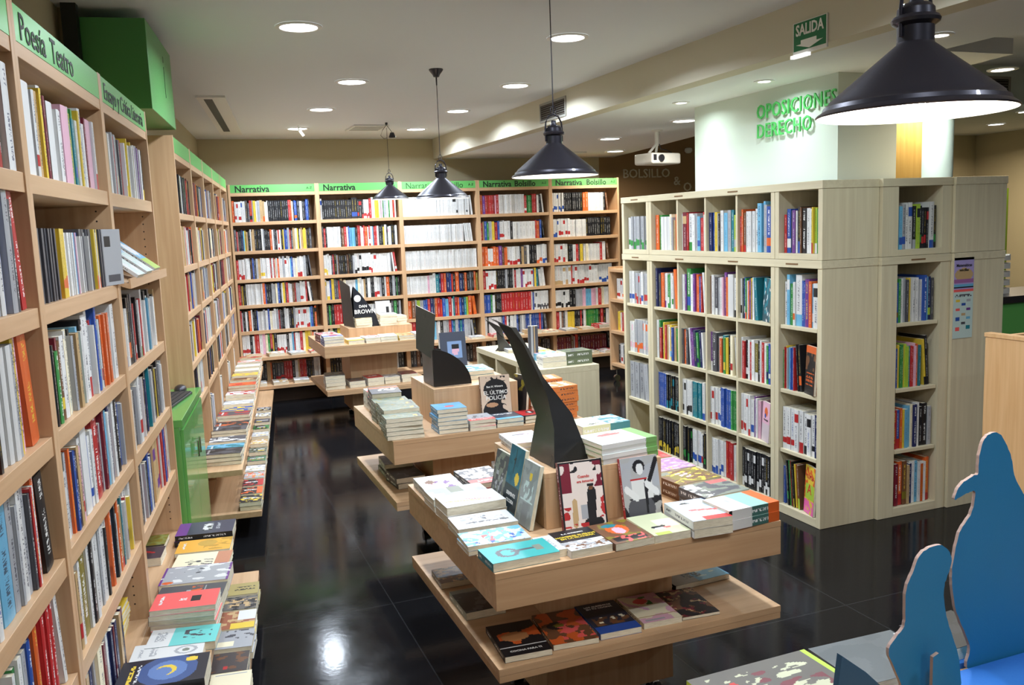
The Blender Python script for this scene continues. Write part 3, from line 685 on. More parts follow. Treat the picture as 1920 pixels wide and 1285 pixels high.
# sloping display shelf in the Ensayo bookcase
m = MB(); w3 = AP-2*TH-.004
pts = [(-.0, .0), (0, .018), (.26, .118), (.26, .1)]
i0 = 0
for x in (0, w3):
    m.v.extend([(x, -.03+p[0], p[1]) for p in pts])
m.f = [(0, 1, 2, 3), (7, 6, 5, 4), (0, 4, 5, 1), (1, 5, 6, 2), (2, 6, 7, 3), (3, 7, 4, 0)]; n_ = 6
m.c = [(.5,)*3]*n_; m.k = [None]*n_; m.uv = [None]*n_; m.mi = [0]*n_
m.box(0, -.036, 0, w3, -.03, .034)
link('sloping_display_shelf', m.mesh('sloping_display_shelf', [BEECH[0]]), EA, Matrix.Translation((TH+.002, .004, 1.535)))
FR3 = LFR(1.34+2*AP)
def framed(fr, x, y, z, w, h, t, angz, tiltx, a, spine, label, res=(12, 16), group='books on the sloping display shelf', roll=0):
    me, pg = book_meshes(w, h, t, a, spine, x*7+z, *res)
    o = link('book', me); o.matrix_world = fr @ Matrix.Translation((x, y, z)) @ Matrix.Rotation(R(angz), 4, 'Z') @ Matrix.Rotation(R(tiltx), 4, 'X') @ Matrix.Rotation(R(roll), 4, 'Z')
    tag(o, label, 'book', group); NIND[0] += 1; link('page_block', pg, o); return o
for k, (cl, lb) in enumerate([(art('w', ('n','f',5,.1), ('r',0,.7,1,1,'c')), 'white and pale green'), (art('f', ('r',0,.55,1,1,'c'), ('n','w',6,.1)), 'pale blue'), (art('c', ('r',0,.0,1,.3,'l'), ('e',.5,.6,.4,.2,'w')), 'light blue and lime')]):
    framed(FR3, .22+k*.2, .05, 1.630+.004*k, .15, .21, .012, 0, 38, cl, 'w', lb+' booklet on the sloping display shelf, '+('nearest','middle','farthest')[k])
framed(LFR(1.34+AP), AP-.06, .013, 1.555+.09, .13, .18, .014, -14, 90, art('s', ('r',.1,.7,.4,.9,'k'), ('r',.2,.06,.8,.16,'d')), 's', 'grey spiral book with barcode, turned outward at the end of the magazines shelf')
BS0, BPW = 5.09, .80
random.seed(5)
BR = LFR(BS0)
PAL = 'kkdwwswqtrnuksbwwyokqtm'
for i in range(5):
    fr = BR
    tx = [('Ensayo', .07, .08, .0003)] if i == 0 else [('Historia', .07, .08, .0003)] if i == 1 else [('Arte', .07, .08, .0003)] if i == 2 else None
    bookcase(fr, i*BPW, BPW, 2.235, .30, [1.83, 1.54, 1.28, 1.0, .76], ('nearest','second','third','fourth','farthest')[i]+' of the far bookcases along the left wall', BEECH, 'far bookcases on the left wall', GREEN, (2.148, 2.23),
             decks=((.40, .215), (.15, .30)), head_text=None, pegs=False)
    for j, z in enumerate([1.83, 1.54, 1.28, 1.0, .76]):
        rg = random.Random(900+i*9+j)
        sp = ' '.join(rg.choice(PAL)+(('*'+str(rg.randint(2, 4))) if rg.random() < .2 else '')+(('/'+rg.choice('ryow')) if rg.random() < .2 else '') for _ in range(26))
        add_row(fr, i*BPW+TH+.004, (i+1)*BPW-TH-.004, z, sp, 700+i*9+j, base_h=.21, maxh=.24, inset=.015, where=f"{ordinal(j+1)} shelf, {('nearest','second','third','fourth','farthest')[i]} far left bookcase", group='books in the far left bookcases')
    if i > 0: add_row(fr, i*BPW+TH+.004, (i+1)*BPW-TH-.2, .40, 'k w w c s w w b w p k w d', 60+i, base_h=.22, inset=.02, where='lowest shelf of a far left bookcase', group='books in the far left bookcases')

# ---- the island of cube bookcases
IS = T(3.155, 5.865, 0, -pi/2)
def cubecase(frame, x0, w, z0, z1, depth, ncol, shelves, label, fr=.042, left=None, right=None, base=.0, bottomless=False, labels=()):
    e = empty('cube_bookcase', frame @ Matrix.Translation((x0, 0, z0)), label, 'bookcase', 'pale cube bookcases of the right island')
    H = z1-z0; l = left or fr*.8; r_ = right or fr*.8
    boxpart('side_panel', e, 0, 0, .001, l, depth, H-fr, BIRCH, 2)
    boxpart('side_panel', e, w-r_, 0, .001, w, depth, H-fr, BIRCH, 2)
    tp = boxpart('top_panel', e, -.003, -.004, H-fr, w+.003, depth, H, BIRCH, 0)
    bh = .05
    boxpart('bottom_panel', e, l, 0, .001, w-r_, depth-.01, bh if z0 < .5 else fr*.8, BIRCH, 0)
    boxpart('back_panel', e, l, depth-.012, .01, w-r_, depth-.002, H-fr, BIRCH, 2, 0)
    iw = w-l-r_; cw = iw/ncol
    for k in range(1, ncol): boxpart('divider', e, l+k*cw-.009, .006, (bh if z0 < .5 else fr*.8), l+k*cw+.009, depth-.012, H-fr, BIRCH, 2)
    for s in shelves:
        for k in range(ncol): boxpart('shelf', e, l+k*cw+.0095, .006, s-z0-.02, l+(k+1)*cw-.0095, depth-.012, s-z0, BIRCH, 0)
    for lx in labels: 
        mm = MB(); mm.box(lx-.05, -.0055, H-fr*.62, lx+.05, -.0042, H-fr*.42, rgb(120,90,60)); link('shelf_label', mm.mesh('shelf_label', [COVER], True), e)
    return [(x0+l+k*cw+.01, x0+l+(k+1)*cw-.01) for k in range(ncol)]
SHZ = [1.088, .723, .378]
DPT = .37
cS = cubecase(IS, 0, .392, 0, 1.452, DPT, 1, SHZ, 'narrow pale cube bookcase with binders, far end of the island', labels=(.2,))
cubecase(IS, 0, .392, 1.453, 1.866, DPT, 1, [], 'narrow pale top box with grey green volumes, far end of the island', labels=(.2,))
cM = cubecase(IS, .395, 1.387, 0, 1.452, DPT, 4, SHZ, 'wide pale cube bookcase of four columns full of textbooks', labels=(.4, 1.0))
cubecase(IS, .395, 1.387, 1.453, 1.866, DPT, 4, [], 'wide pale top box of four cells on the cube bookcase', labels=(.4, 1.0))
cA = cubecase(IS, 1.785, .385, 0, 1.452, DPT, 1, SHZ, 'pale cube bookcase at the near corner of the island', labels=(.15,))
cubecase(IS, 1.785, .385, 1.453, 1.866, DPT, 1, [], 'pale top box at the near corner of the island')
ISB = T(3.529, 3.672)
cB = cubecase(ISB, 0, .487, 0, 1.452, .34, 1, SHZ, 'pale cube bookcase facing the camera, with schoolbooks', left=.11, right=.07, labels=(.25,))
cubecase(ISB, 0, .487, 1.453, 1.866, .34, 1, [], 'pale top box facing the camera, above the schoolbooks', left=.11, right=.07)
ISC = T(4.402, 3.655, 0, pi/2)
cubecase(ISC, 0, 1.2, 0, 1.452, .382, 3, SHZ, 'pale cube bookcase seen from its side, a poster taped on it')
cubecase(ISC, 0, 1.2, 1.453, 1.866, .382, 3, [], 'pale top box seen from its side, above the poster')
SZ = [1.487, 1.088, .723, .378, .052]
SR = {'S': ["w20*2/g s24*7/g", "w22*3/b s20*4/r", "w20*3/i s22*4/o", "s60:27 ~s50:27", None],
 'M0': ["o36:24 g30 w30*3/| q20 s16:22 t18:20", "n20:27 d22 o24:24 o18 w20/p w16 g20/w g14 w20:24 w18/g ~o26:27", "w20:27 g14:27 r22:22 k14 y14:26 r16 t20 w14 y20:25/c b16 ~g20:23", "b16:24*6 k15:24*6/e", "k13:24*10/y k13:24*2"],
 'M1': ["w24:24 m34:25/t r10 w40:24/g w24 s20 c24:22/b r24:21", "s22:24 w20 p14 g44:28/b w26 p20:25 o22 o18 b14 r14 ~w18:26", "d16:24 o20 ~w16:25 ~p16:25 ~p14 ~n20 ~g18/n ~n16 ~w14", "w18:24*5/k e16:24*6 w22:25*2/b", "k15:24*6/g w20:24*4/b w14/r k10"],
 'M2': ["n26:24 b14 y22 s18 k14 w24:25 c28 s24:25 e20:25 l34:22/s", "u26:24 w24:25 d22/w s26 w20 i14 p20:27 o22 w46:26/| w34:24/k", "p28:25/w d40:25 d10 w14 o20:22 e22:24 g16/y y18:23 k18 w10:25 q20/r ~w12:24", "w20:24*3/r w14*2/b b18:25*5 g14:25*4", "w22:23*5/b w18 r22:24*3 w24 t22:23/o"],
 'M3': ["r14:21 o12:25 u16:23/r w20*3 w26:25 c30:28 c14:29/k s20:27 b36:26/o", "w20:24/k k18 b20/w w12/o g20/o w16:23 o16 p18:24 y12 u14 w24:25 ~e40:25", "w14:25 r18:23 k24/w w14:24 r14 w20 z22/w k16 w14:25 r16:24 w18 g14/n b14/w y12", "w22:25*5/r w34/b p18:25 w22:24 i30:23", "k16:24*14/w"],
 'A': ["r22:21 b34:24/w d22:23 p24 w14 k22:25/b u12 k40:24 w30:24 w14 g10 y12/r l20:24/w g18 t10", "w26:24 c20:28/w g22:23 w14/o w44:28/c b14:25 b10 p30:26 o20:25 c12/w w40:24/k", "g16:22*1 r12 y10 r14 s14 c14*3 s14 b14*3 s14 r14 ~k18:26 ~k40:26/o", "w26:24*5/r w26:23*3/k n16:24", "b34:22 ~s16 ~k24:26/g ~g20:26 ~r22:26 ~k14:26 ~k14/y ~y24:25 ~r20:25 ~u30:25/l"],
 'B': ["c12:22 c16:23/b s20:24/b w20:24 w24:25/b k18:23/s l18:24/k k14:23/g k12:22/r", "b16:22/u g14:24 w16:24 s12 d14 y18:24 w20 w18:24 s12 w14 b20:25 c14:24 n16/l", "b9:22*3 y9 g9*2 y9 l9*2 e9 r9*2 i9*2 o9 ~y12:26/k ~k14:28", "r26:22 b18:22/r o12 y10:22 c18:22 c14 q12 n20:24 w16:25 k18 k26:24 s20:22", "o12:22 m22:24 o24:25/r u24:25/z t12 n14:23 w16:24 c20:24 w14:23"]}
CUT = {('A', 2): .13, ('A', 4): .13, ('M3', 1): .11, ('M3', 3): .12}
def isl(fr, key, x0, x1, where):
    for j, z in enumerate(SZ):
        sp = SR[key][j]
        if sp: add_row(fr, x0, x1-CUT.get((key, j), 0), z, sp, 400+sum(map(ord, key))+j, base_h=.235, maxh=.30, inset=.02, fill=.965, where=f"{('top box', 'upper shelf', 'second shelf', 'third shelf', 'lowest shelf')[j]}, {where}", depth=.18, group='books in the cube bookcases', lean=.16)
isl(IS, 'S', *cS[0], 'far narrow cube bookcase')
for k in range(4): isl(IS, 'M%d' % k, *cM[k], ('leftmost wide cube column', 'second wide cube column', 'third wide cube column', 'rightmost wide cube column')[k])
isl(IS, 'A', *cA[0], 'cube bookcase at the corner')
isl(ISB, 'B', *cB[0], 'cube bookcase facing the camera')

# ------------------------------------------------------------------ display tables
def display_table(x0, y0, wx, wy, zt, zl, label, riser=None, ap=.115, ped=.26):
    e = empty('display_table', T(x0, y0), label, 'table', 'two tier display tables on castors')
    boxpart('table_top', e, 0, 0, zt-.02, wx, wy, zt, BEECH, 0, .001)
    m = MB(); a = .02
    m.box(.001, .001, zt-ap, wx-.001, a, zt-.0205); m.box(.001, wy-a, zt-ap, wx-.001, wy-.001, zt-.0205)
    m.box(.001, a, zt-ap, a, wy-a, zt-.0205); m.box(wx-a, a, zt-ap, wx-.001, wy-a, zt-.0205); m.box(a, a, zt-ap+.03, wx-a, wy-a, zt-ap+.045)
    link('apron', m.mesh('apron', [BEECH[0]]), e)
    boxpart('lower_shelf', e, 0, 0, zl-.022, wx, wy, zl, BEECH, 0, .001)
    boxpart('lower_shelf_board', e, .001, .001, zl-.044, wx-.001, wy-.001, zl-.0225, BEECH, 0, .001)
    boxpart('pedestal', e, ped, ped, zl+.0005, wx-ped, wy-ped, zt-ap+.0295, BEECH, 2)
    boxpart('base_box', e, ped, ped, .085, wx-ped, wy-ped, zl-.0445, BEECH, 2)
    for cx in (ped+.05, wx-ped-.05):
        for cy in (ped+.05, wy-ped-.05):
            m = MB(); m.box(cx-.02, cy-.02, .078, cx+.02, cy+.02, .0845); m.tube([(cx-.006, cy, .078), (cx-.006, cy, .03)], .006); m.tube([(cx-.02, cy, .026), (cx+.02, cy, .026)], .026, 20)
            link('castor', m.mesh('castor', [CHROME], smooth=True), e)
    if riser:
        rx0, ry0, rx1, ry1, rz = riser
        m = MB(); X0, Y0, X1, Y1 = rx0-x0, ry0-y0, rx1-x0, ry1-y0
        m.box(X0, Y0, zt+.0005, X1, Y0+.018, rz-.018); m.box(X0, Y1-.018, zt+.0005, X1, Y1, rz-.018); m.box(X0, Y0+.018, zt+.0005, X0+.018, Y1-.018, rz-.018); m.box(X1-.018, Y0+.018, zt+.0005, X1, Y1-.018, rz-.018)
        m.box(X0, Y0, rz-.018, X1, Y1, rz)
        bevel(link('riser_box', m.mesh('riser_box', [BEECH[2]]), e), .001)
    return e
display_table(.80, 2.30, 1.005, 1.0, .70, .405, 'near two tier display table of light beech, books lying around a raised box', (1.08, 2.57, 1.515, 3.05, .89))
display_table(.915, 4.02, 1.0, .96, .70, .40, 'middle two tier display table with high piles of novels', (1.185, 4.23, 1.64, 4.68, .89))
display_table(1.17, 7.56, .95, .95, .72, .33, 'farthest two tier display table in front of the Narrativa bookcases', (1.46, 7.95, 2.05, 8.40, .82), ap=.1)
display_table(.70, .42, 1.45, 1.02, .76, .42, 'display table at the lower right under the blue cutouts, mostly out of the photo')

A = art
HI = (30, 42)
TW = plain('white_print', rgb(235,235,230), .5); TY = plain('yellow_print', rgb(230,200,60), .5); TK = BLACKTXT; TR = plain('red_print', rgb(190,40,40), .5)
N1 = 'near table'; N2 = 'middle table'; N3 = 'farthest table'
HI = (30, 42); MD = (18, 26); H2 = (54, 78)
# -- books turned to show their covers in the cube bookcases
TW0 = plain('white_lettering', rgb(235,235,230), .5); TR0 = plain('red_lettering', rgb(200,30,40), .5)
def islcover(x0, x1, z, cut, w, h, a_, spine, label, titles=None):
    p = IS @ Vector((x1-cut+.004, .03, z))
    standing_book(p.x, p.y, z, w, h, -90-16, 3, .014, a_, spine, label, HI, group='books turned cover outward in the cube bookcases', titles=titles)
islcover(*cA[0], .723, .13, .12, .265, A('k', ('n','u',4,.1,0,.5,1,1), ('r',0,.86,1,1,'o'), ('t',.1,.42,.9,.46,'o'), ('t',.1,.34,.8,.38,'o'), ('t',.1,.26,.9,.30,'o'), ('t',.1,.18,.8,.22,'o')), 'o', 'black and orange book showing its cover, second shelf of the corner cube bookcase')
islcover(*cA[0], .052, .13, .12, .27, A('y', ('n','o',6,.1), ('r',.1,.3,.95,.62,'l'), ('r',.0,.0,1,.28,(.75,.12,.35)), ('n','y',6,.2,0,0,1,.3), ('t',.1,.72,.9,.8,'r')), 'k', 'yellow and pink book with a big red A, lowest shelf of the corner cube bookcase', [('A', .08, 0, -.08, TR0)])
islcover(*cM[3], 1.088, .11, .105, .25, A((.03,.08,.10), ('n','e',3,0), ('n','w',6,.3)), 'e', 'dark teal cover, upper shelf of the rightmost wide cube column')
islcover(*cM[3], .378, .12, .11, .235, A('i', ('r',0,0,1,.45,(.55,.45,.48)), ('e',.5,.75,.22,.12,'o'), ('e',.4,.65,.1,.06,'b')), 'p', 'pink psychology book showing its cover, third shelf of the rightmost wide cube column', [('Psicología', .016, 0, .03, BLACKTXT)])
# -- near table, top
flat_book(.885, 3.150, .150, .210, -1, .735, 2, A('w', ('n','p',5,.25,.4,0,1,.6), ('e',.3,.6,.12,.12,'u'), ('n','i',7,.2,.1,.4,.6,.9)), 'w', 'white book with purple blots at the back left of the '+N1, .7, res=MD, up=0)
flat_book(1.055, 3.150, .150, .215, 2, .742, 2, A('d', ('n','w',6,-.05,0,.3,1,1), ('r',0,0,1,.28,'v'), ('t',.2,.1,.9,.2,'w')), 'd', 'grey photo book with coral band at the back of the '+N1, .7, res=MD, up=0)
flat_book(.905, 2.985, .215, .130, 0, .745, 2, A('s', ('n','f',4,0), ('r',.0,.4,.55,.6,'a')), 's', 'shrink wrapped silver grey book on the left edge of the '+N1, .7, res=MD)
flat_book(.905, 2.832, .215, .138, 1, .762, 2, A('w', ('n','i',6,.35,.2,.2,.8,.8), ('l',.55,.1,.7,.6,.02,'y'), ('l',.5,.4,.75,.8,.015,'v')), 'w', 'thick white book with faint scribbles on the left edge of the '+N1, .7, res=HI)
flat_book(.895, 2.675, .205, .132, -2, .735, 2, A('w', ('n','s',8,.12,.15,.15,.85,.85), ('t',.6,.2,.7,.9,'d'), ('n','d',12,.3,.25,.3,.7,.6)), 's', 'white book with grey pencil sketch on the left edge of the '+N1, .7, res=HI)
flat_book(.880, 2.525, .205, .128, -3, .730, 2, A('f', ('n','c',4,0), ('n','b',6,.3,.5,0,1,1), ('n','v',6,.15,.2,.3,.8,.7), ('n','w',9,.3)), 's', 'watercolour illustrated book in blue and red on the left edge of the '+N1, .7, res=HI)
flat_book(.905, 2.378, .215, .130, 1, .727, 1, A((.03,.34,.33), ('e',.33,.48,.17,.26,'d'), ('e',.33,.48,.10,.18,(.03,.34,.33)), ('l',.42,.5,.75,.52,.05,'d'), ('r',.74,.35,.86,.65,'a')), 'e', 'teal book with a coiled tool at the front left corner of the '+N1, .7, res=(42,30), up=0)
flat_book(1.04, 2.400, .110, .130, 1, .7235, 1, A('w', ('t',.3,.15,.4,.85,'s'), ('t',.5,.2,.55,.8,'s'), ('r',.7,.3,.8,.7,'s')), 'w', 'narrow white booklet beside the teal book on the '+N1, .7, res=MD)
flat_book(1.115, 2.392, .140, .172, 1, .7245, 1, A('w', ('r',0,.42,1,1,'k'), ('n','s',7,0,0,0,1,.42), ('n','u',9,.15,0,.05,1,.3)), 'w', 'black and white novel with gold title at the front edge of the '+N1, .7, res=HI, titles=[('HOMBRES BUENOS', .016, 0, .14, TY), ('EN LA ISLANDIA', .016, 0, .05, TY), ('E. A. ANDERSON', .010, 0, .3, TW)])
flat_book(1.258, 2.392, .140, .185, 2, .7243, 1, A('z', ('n','u',4,0), ('e',.5,.62,.26,.24,'o'), ('e',.5,.55,.15,.16,'i'), ('e',.42,.82,.2,.08,'e'), ('r',.1,.06,.9,.26,'k'), ('n','v',9,.1,.2,.0,.9,.3)), 'u', 'novel with a red haired woman in a teal hat at the front edge of the '+N1, .7, res=HI)
flat_book(1.396, 2.395, .130, .190, -1, .7258, 1, A((.5,.52,.33), ('r',.45,.3,1,.7,'q'), ('e',.4,.32,.18,.09,'w'), ('l',.25,.36,.55,.38,.04,'k'), ('e',.6,.3,.1,.04,'v'), ('r',.1,0,.5,.12,'l')), 'q', 'pale green novel with a painted face at the front edge of the '+N1, .7, res=HI)
flat_book(1.535, 2.378, .140, .200, -4, .757, 2, A('c', ('r',0,0,1,1,(.42,.52,.68)), ('e',.4,.82,.12,.06,'k'), ('n','w',5,.05,.2,.35,.9,.8), ('l',.3,.5,.9,.42,.035,'v'), ('r',.35,0,1,.16,'r'), ('r',.35,.16,.7,.30,'w')), 'w', 'sky blue novel with a diving swimmer and red band on the '+N1, .7, res=HI)
flat_book(1.694, 2.368, .205, .140, 4, .766, 2, A('w', ('r',0,.22,1,.58,(.25,.42,.38)), ('r',0,0,1,.22,'o'), ('t',.3,.7,.7,.74,'s'), ('t',.3,.8,.7,.84,'s')), [(0,.22,'o'), (.22,.55,(.05,.14,.12)), (.55,.94,'w'), (.94,1,'k')], 'white, green and orange book at the front right corner of the '+N1, .7, up=90, res=HI, jitter=0)
flat_book(1.700, 2.530, .190, .150, 5, .764, 2, A('a', ('n','d',4,0,0,0,1,1), ('r',.1,.62,.28,1,'w'), ('r',.6,.78,1,1,'v'), ('n','w',7,.25,.0,.0,.3,1)), 'd', 'grey street photo book with red band on the right side of the '+N1, .7, up=0, res=HI)
flat_book(1.705, 2.705, .190, .150, 6, .762, 2, A('u', ('n','y',6,.1), ('e',.45,.6,.16,.2,'i'), ('n','z',7,.1), ('r',.0,.8,.3,1,'a')), 'u', 'painted flower book on the right side of the '+N1, .7, up=0, res=HI)
flat_book(1.715, 2.880, .180, .150, 3, .760, 2, A((.35,.18,.36), ('n','i',6,.1), ('n','y',8,.2,0,0,.5,1)), 'p', 'purple and yellow patterned book on the right side of the '+N1, .7, up=0, res=MD)
flat_book(1.72, 3.050, .170, .140, 0, .758, 3, A('v', ('n','r',5,0), ('t',.2,.6,.8,.7,'w')), 'r', 'coral red book on the right side of the '+N1, .7, up=0, res=MD)
flat_book(1.70, 3.205, .180, .130, 0, .752, 2, A('c', ('r',0,.7,1,1,'w')), 'c', 'light blue book at the back right corner of the '+N1, .7, up=0, res=MD)
# on the raised box
flat_book(1.395, 2.665, .225, .160, 6, .958, 4, A('w', ('e',.45,.72,.22,.10,'v'), ('r',.35,.1,.78,.5,'f'), ('r',.80,0,1,1,(.16,.34,.10)), ('t',.1,.2,.3,.4,'s')), [(0,.2,(.16,.34,.10)), (.2,.21,'w'), (.21,1,'w')], 'white volume with green edge on the raised box of the '+N1, .89, up=0, res=(42, 30), jitter=1, rotart=True)
flat_book(1.44, 2.90, .200, .135, 3, .962, 2, A((.72,.72,.45), ('r',.55,0,1,1,'e'), ('n','f',6,.05), ('t',.1,.15,.5,.3,'d')), [(0,.42,(.08,.26,.28)), (.42,1,(.72,.72,.45))], 'pale yellow and teal volume at the back of the raised box on the '+N1, .89, up=0, res=(42, 30), jitter=2, rotart=True)
flat_book(1.155, 2.945, .130, .175, -3, .925, 2, A('w', ('n','i',5,.2), ('t',.2,.7,.8,.75,'d')), 'w', 'white book at the left back of the raised box on the '+N1, .89, res=MD)
# leaning against the raised box
NIGHT = A((.006,.09,.14), ('n',(.01,.12,.17),5,0), ('l',.42,.62,.45,.95,.02,'k'), ('l',.36,.8,.5,.82,.015,'k'), ('e',.72,.55,.14,.09,'y'), ('r',0,.08,1,.42,(.006,.02,.03)))
standing_book(1.116, 2.507, .7, .155, .225, -3, 12, .02, A('i', ('r',0,0,.03,1,'k'), ('r',.97,0,1,1,'k'), ('r',0,.975,1,1,'k'), ('r',0,0,1,.02,'k'), ('r',.03,.02,.97,.975,(.72,.62,.56)), ('n','k',8,.05,.2,.83,.85,.975), ('n','m',5,-.05,.03,.55,.25,.97), ('n','m',5,-.05,.78,.6,.97,.97), ('n','r',6,.0,.03,.05,.2,.35), ('n','r',6,.0,.84,.15,.97,.55),
    ('l',.66,.2,.7,.52,.10,'k'), ('l',.55,.08,.85,.08,.07,'k'), ('e',.69,.6,.05,.04,'u'), ('r',.62,.62,.76,.66,'k'), ('l',.28,.1,.3,.4,.06,'t'), ('r',.42,.15,.58,.36,'s'), ('n','r',7,.05,.15,.02,.6,.1)), 'm', 'black framed cover with red poppies and a lady in black, leaning on the raised box', H2,
    titles=[('Cuando', .013, .05, .25, TR), ('era inmortal', .012, .08, .18, TR)])
standing_book(1.343, 2.507, .7, .142, .210, 0, 12, .016, A((.35,.35,.34), ('n','s',3,-.1,0,.5,1,1), ('e',.48,.84,.16,.11,'k'), ('e',.5,.80,.10,.09,'w'), ('n','k',4,.05,.0,.0,1,.35), ('e',.45,.15,.36,.25,'d'), ('r',.25,.32,.8,.66,(.62,.62,.60)), ('l',.1,.5,.35,.35,.06,'w'), ('l',.95,.92,.62,.45,.05,'k'), ('l',.62,.62,.6,.12,.035,'k'), ('l',.9,.4,.65,.55,.06,'w'), ('r',.22,.63,.66,.66,'r')), 'r', 'black and white cover of a woman holding a rifle, leaning on the raised box', H2)
standing_book(1.018, 2.700, .7, .120, .215, -88, 13, .014, A((.28,.31,.30), ('n',(.22,.25,.24),4,0), ('e',.55,.78,.1,.06,'y'), ('n','f',7,.05,.2,.4,.8,.7), ('r',.3,0,.7,.35,(.2,.22,.22)), ('r',.1,.38,.9,.40,'f')), 'f', 'grey green cover with a small yellow moon, leaning on the left side of the raised box', HI)
standing_book(1.016, 2.832, .7, .128, .240, -90, 13, .014, NIGHT, 'q', 'dark teal cover with a yellow moon, leaning on the left side of the raised box', HI, titles=[('SERPIENTE', .017, 0, -.22, TW), ('OSCURA', .017, 0, -.32, TW)])
standing_book(1.02, 2.965, .7, .120, .190, -88, 13, .016, A('d', ('n','a',5,.1), ('n','s',8,.2,.2,.2,.8,.6)), 'd', 'dark grey cover behind the dark teal one, leaning on the raised box', MD)
# clear plastic box at the back
m = MB(); m.box(0, 0, 0, .11, .09, .003); m.box(0, 0, .003, .11, .003, .06); m.box(0, .087, .003, .11, .09, .06); m.box(0, .003, .003, .003, .087, .06); m.box(.107, .003, .003, .11, .087, .06); m.box(-.004, -.004, .06, .114, .0, .064)
o = link('plastic_box', m.mesh('plastic_box', [CLEAR]), None, T(1.135, 3.16, .7005)); tag(o, 'small clear plastic box at the back of the near display table', 'box')
# -- near table, lower shelf
L1 = "near table's lower shelf"
flat_book(.912, 2.430, .150, .215, -4, .425, 1, A('k', ('n','o',3,-.05,.1,.3,1,.8), ('e',.5,.86,.5,.16,'k'), ('e',.45,.55,.3,.14,(.5,.22,.08)), ('r',0,0,1,.24,'k'), ('r',0,.23,1,.25,'w')), 'k', 'cookbook with glowing orange photo, leftmost in the front row on the '+L1, .405, res=HI, titles=[('COCINA PARA TI', .013, 0, -.40, TW)])
flat_book(1.075, 2.440, .150, .220, -5, .424, 1, A('u', ('n','o',3,0), ('e',.35,.55,.22,.12,'k'), ('n','v',5,.05,.3,.1,1,.7), ('e',.4,.55,.12,.06,'z')), 'u', 'cookbook with an orange food photo, second from left on the '+L1, .405, res=HI)
flat_book(1.228, 2.440, .142, .215, -3, .426, 1, A((.02,.025,.04), ('r',0,.0,1,.22,'b'), ('n','u',6,.0,.1,.25,.95,.5), ('n','q',9,.25,.1,.3,.9,.5)), 'b', 'dark blue cookbook with a photo of cutlery, third from left on the '+L1, .405, res=HI, titles=[('LOS ALIMENTOS', .013, 0, .36, TW), ('EN TU COCINA', .013, 0, .29, TW)])
flat_book(1.383, 2.442, .138, .205, -3, .425, 1, A('q', ('n','i',3,.1), ('n','g',6,.2,.2,.6,.7,.9), ('e',.45,.75,.18,.10,'v'), ('r',.1,.05,.6,.1,'s'), ('r',0,.2,1,.22,'t')), 'q', 'cream recipe book with painted vegetables, fourth from left on the '+L1, .405, res=HI)
flat_book(1.528, 2.440, .136, .205, -5, .416, 1, A('u', ('n','k',4,0), ('n','t',8,.25), ('n','m',7,.2), ('n','k',3,.1)), 'k', 'thin dark brown picture book, rightmost in the front row on the '+L1, .405, res=HI)
flat_book(1.665, 2.630, .230, .150, 3, .4245, 1, A((.25,.22,.16), ('r',.45,0,1,1,'c'), ('n','f',4,.15,.5,.2,1,1), ('t',.3,.25,.6,.5,'k')), 'k', 'pale blue book with a black spine at the right side of the '+L1, .405, up=0, res=HI)
flat_book(.885, 3.00, .140, .140, -2, .428, 1, A('u', ('n','d',5,0), ('n','t',7,.2)), 'd', 'brown and grey book on the left of the '+L1, .405, res=MD)
flat_book(.885, 2.745, .140, .190, 0, .432, 1, A('k', ('n','d',5,.2), ('r',0,.85,1,1,'a')), 'a', 'black book on the left of the '+L1, .405, res=MD)
# black cardboard standee on the near table: a folded wedge that rises to a curved blade
def sheet(name, pts, th, mat, parent=None):
    """flat board through pts (list of 3d points in one plane), given thickness"""
    P = [Vector(p) for p in pts]; n = Vector((0, 0, 0)); c = sum(P, Vector())/len(P)
    for i in range(len(P)): n += (P[i]-c).cross(P[(i+1) % len(P)]-c)
    n.normalize(); m = MB(); k = len(P); m.v = [tuple(p+n*th/2) for p in P]+[tuple(p-n*th/2) for p in P]
    m.f = [tuple(range(k)), tuple(reversed(range(k, 2*k)))]+[(i, k+i, k+(i+1) % k, (i+1) % k) for i in range(k)]
    m.c = [(.5,)*3]*len(m.f); m.k = [None]*len(m.f); m.uv = [None]*len(m.f); m.mi = [0]+[0]+[0]*k
    return m
def stand_piece(name, pts, parent, mat, th=.004):
    o = link(name, sheet(name, pts, th, mat).mesh(name, [mat]), parent)
    return o
GREYC = plain('grey_and_lit_cardboard', rgb(58,56,54), .3, bump=.08, bscale=12)  # grey boards, and lit sides of the black standees coloured paler
se = empty('cardboard_standee', T(0, 0, 0), 'tall black cardboard standee with a curved blade on the near display table', 'standee')
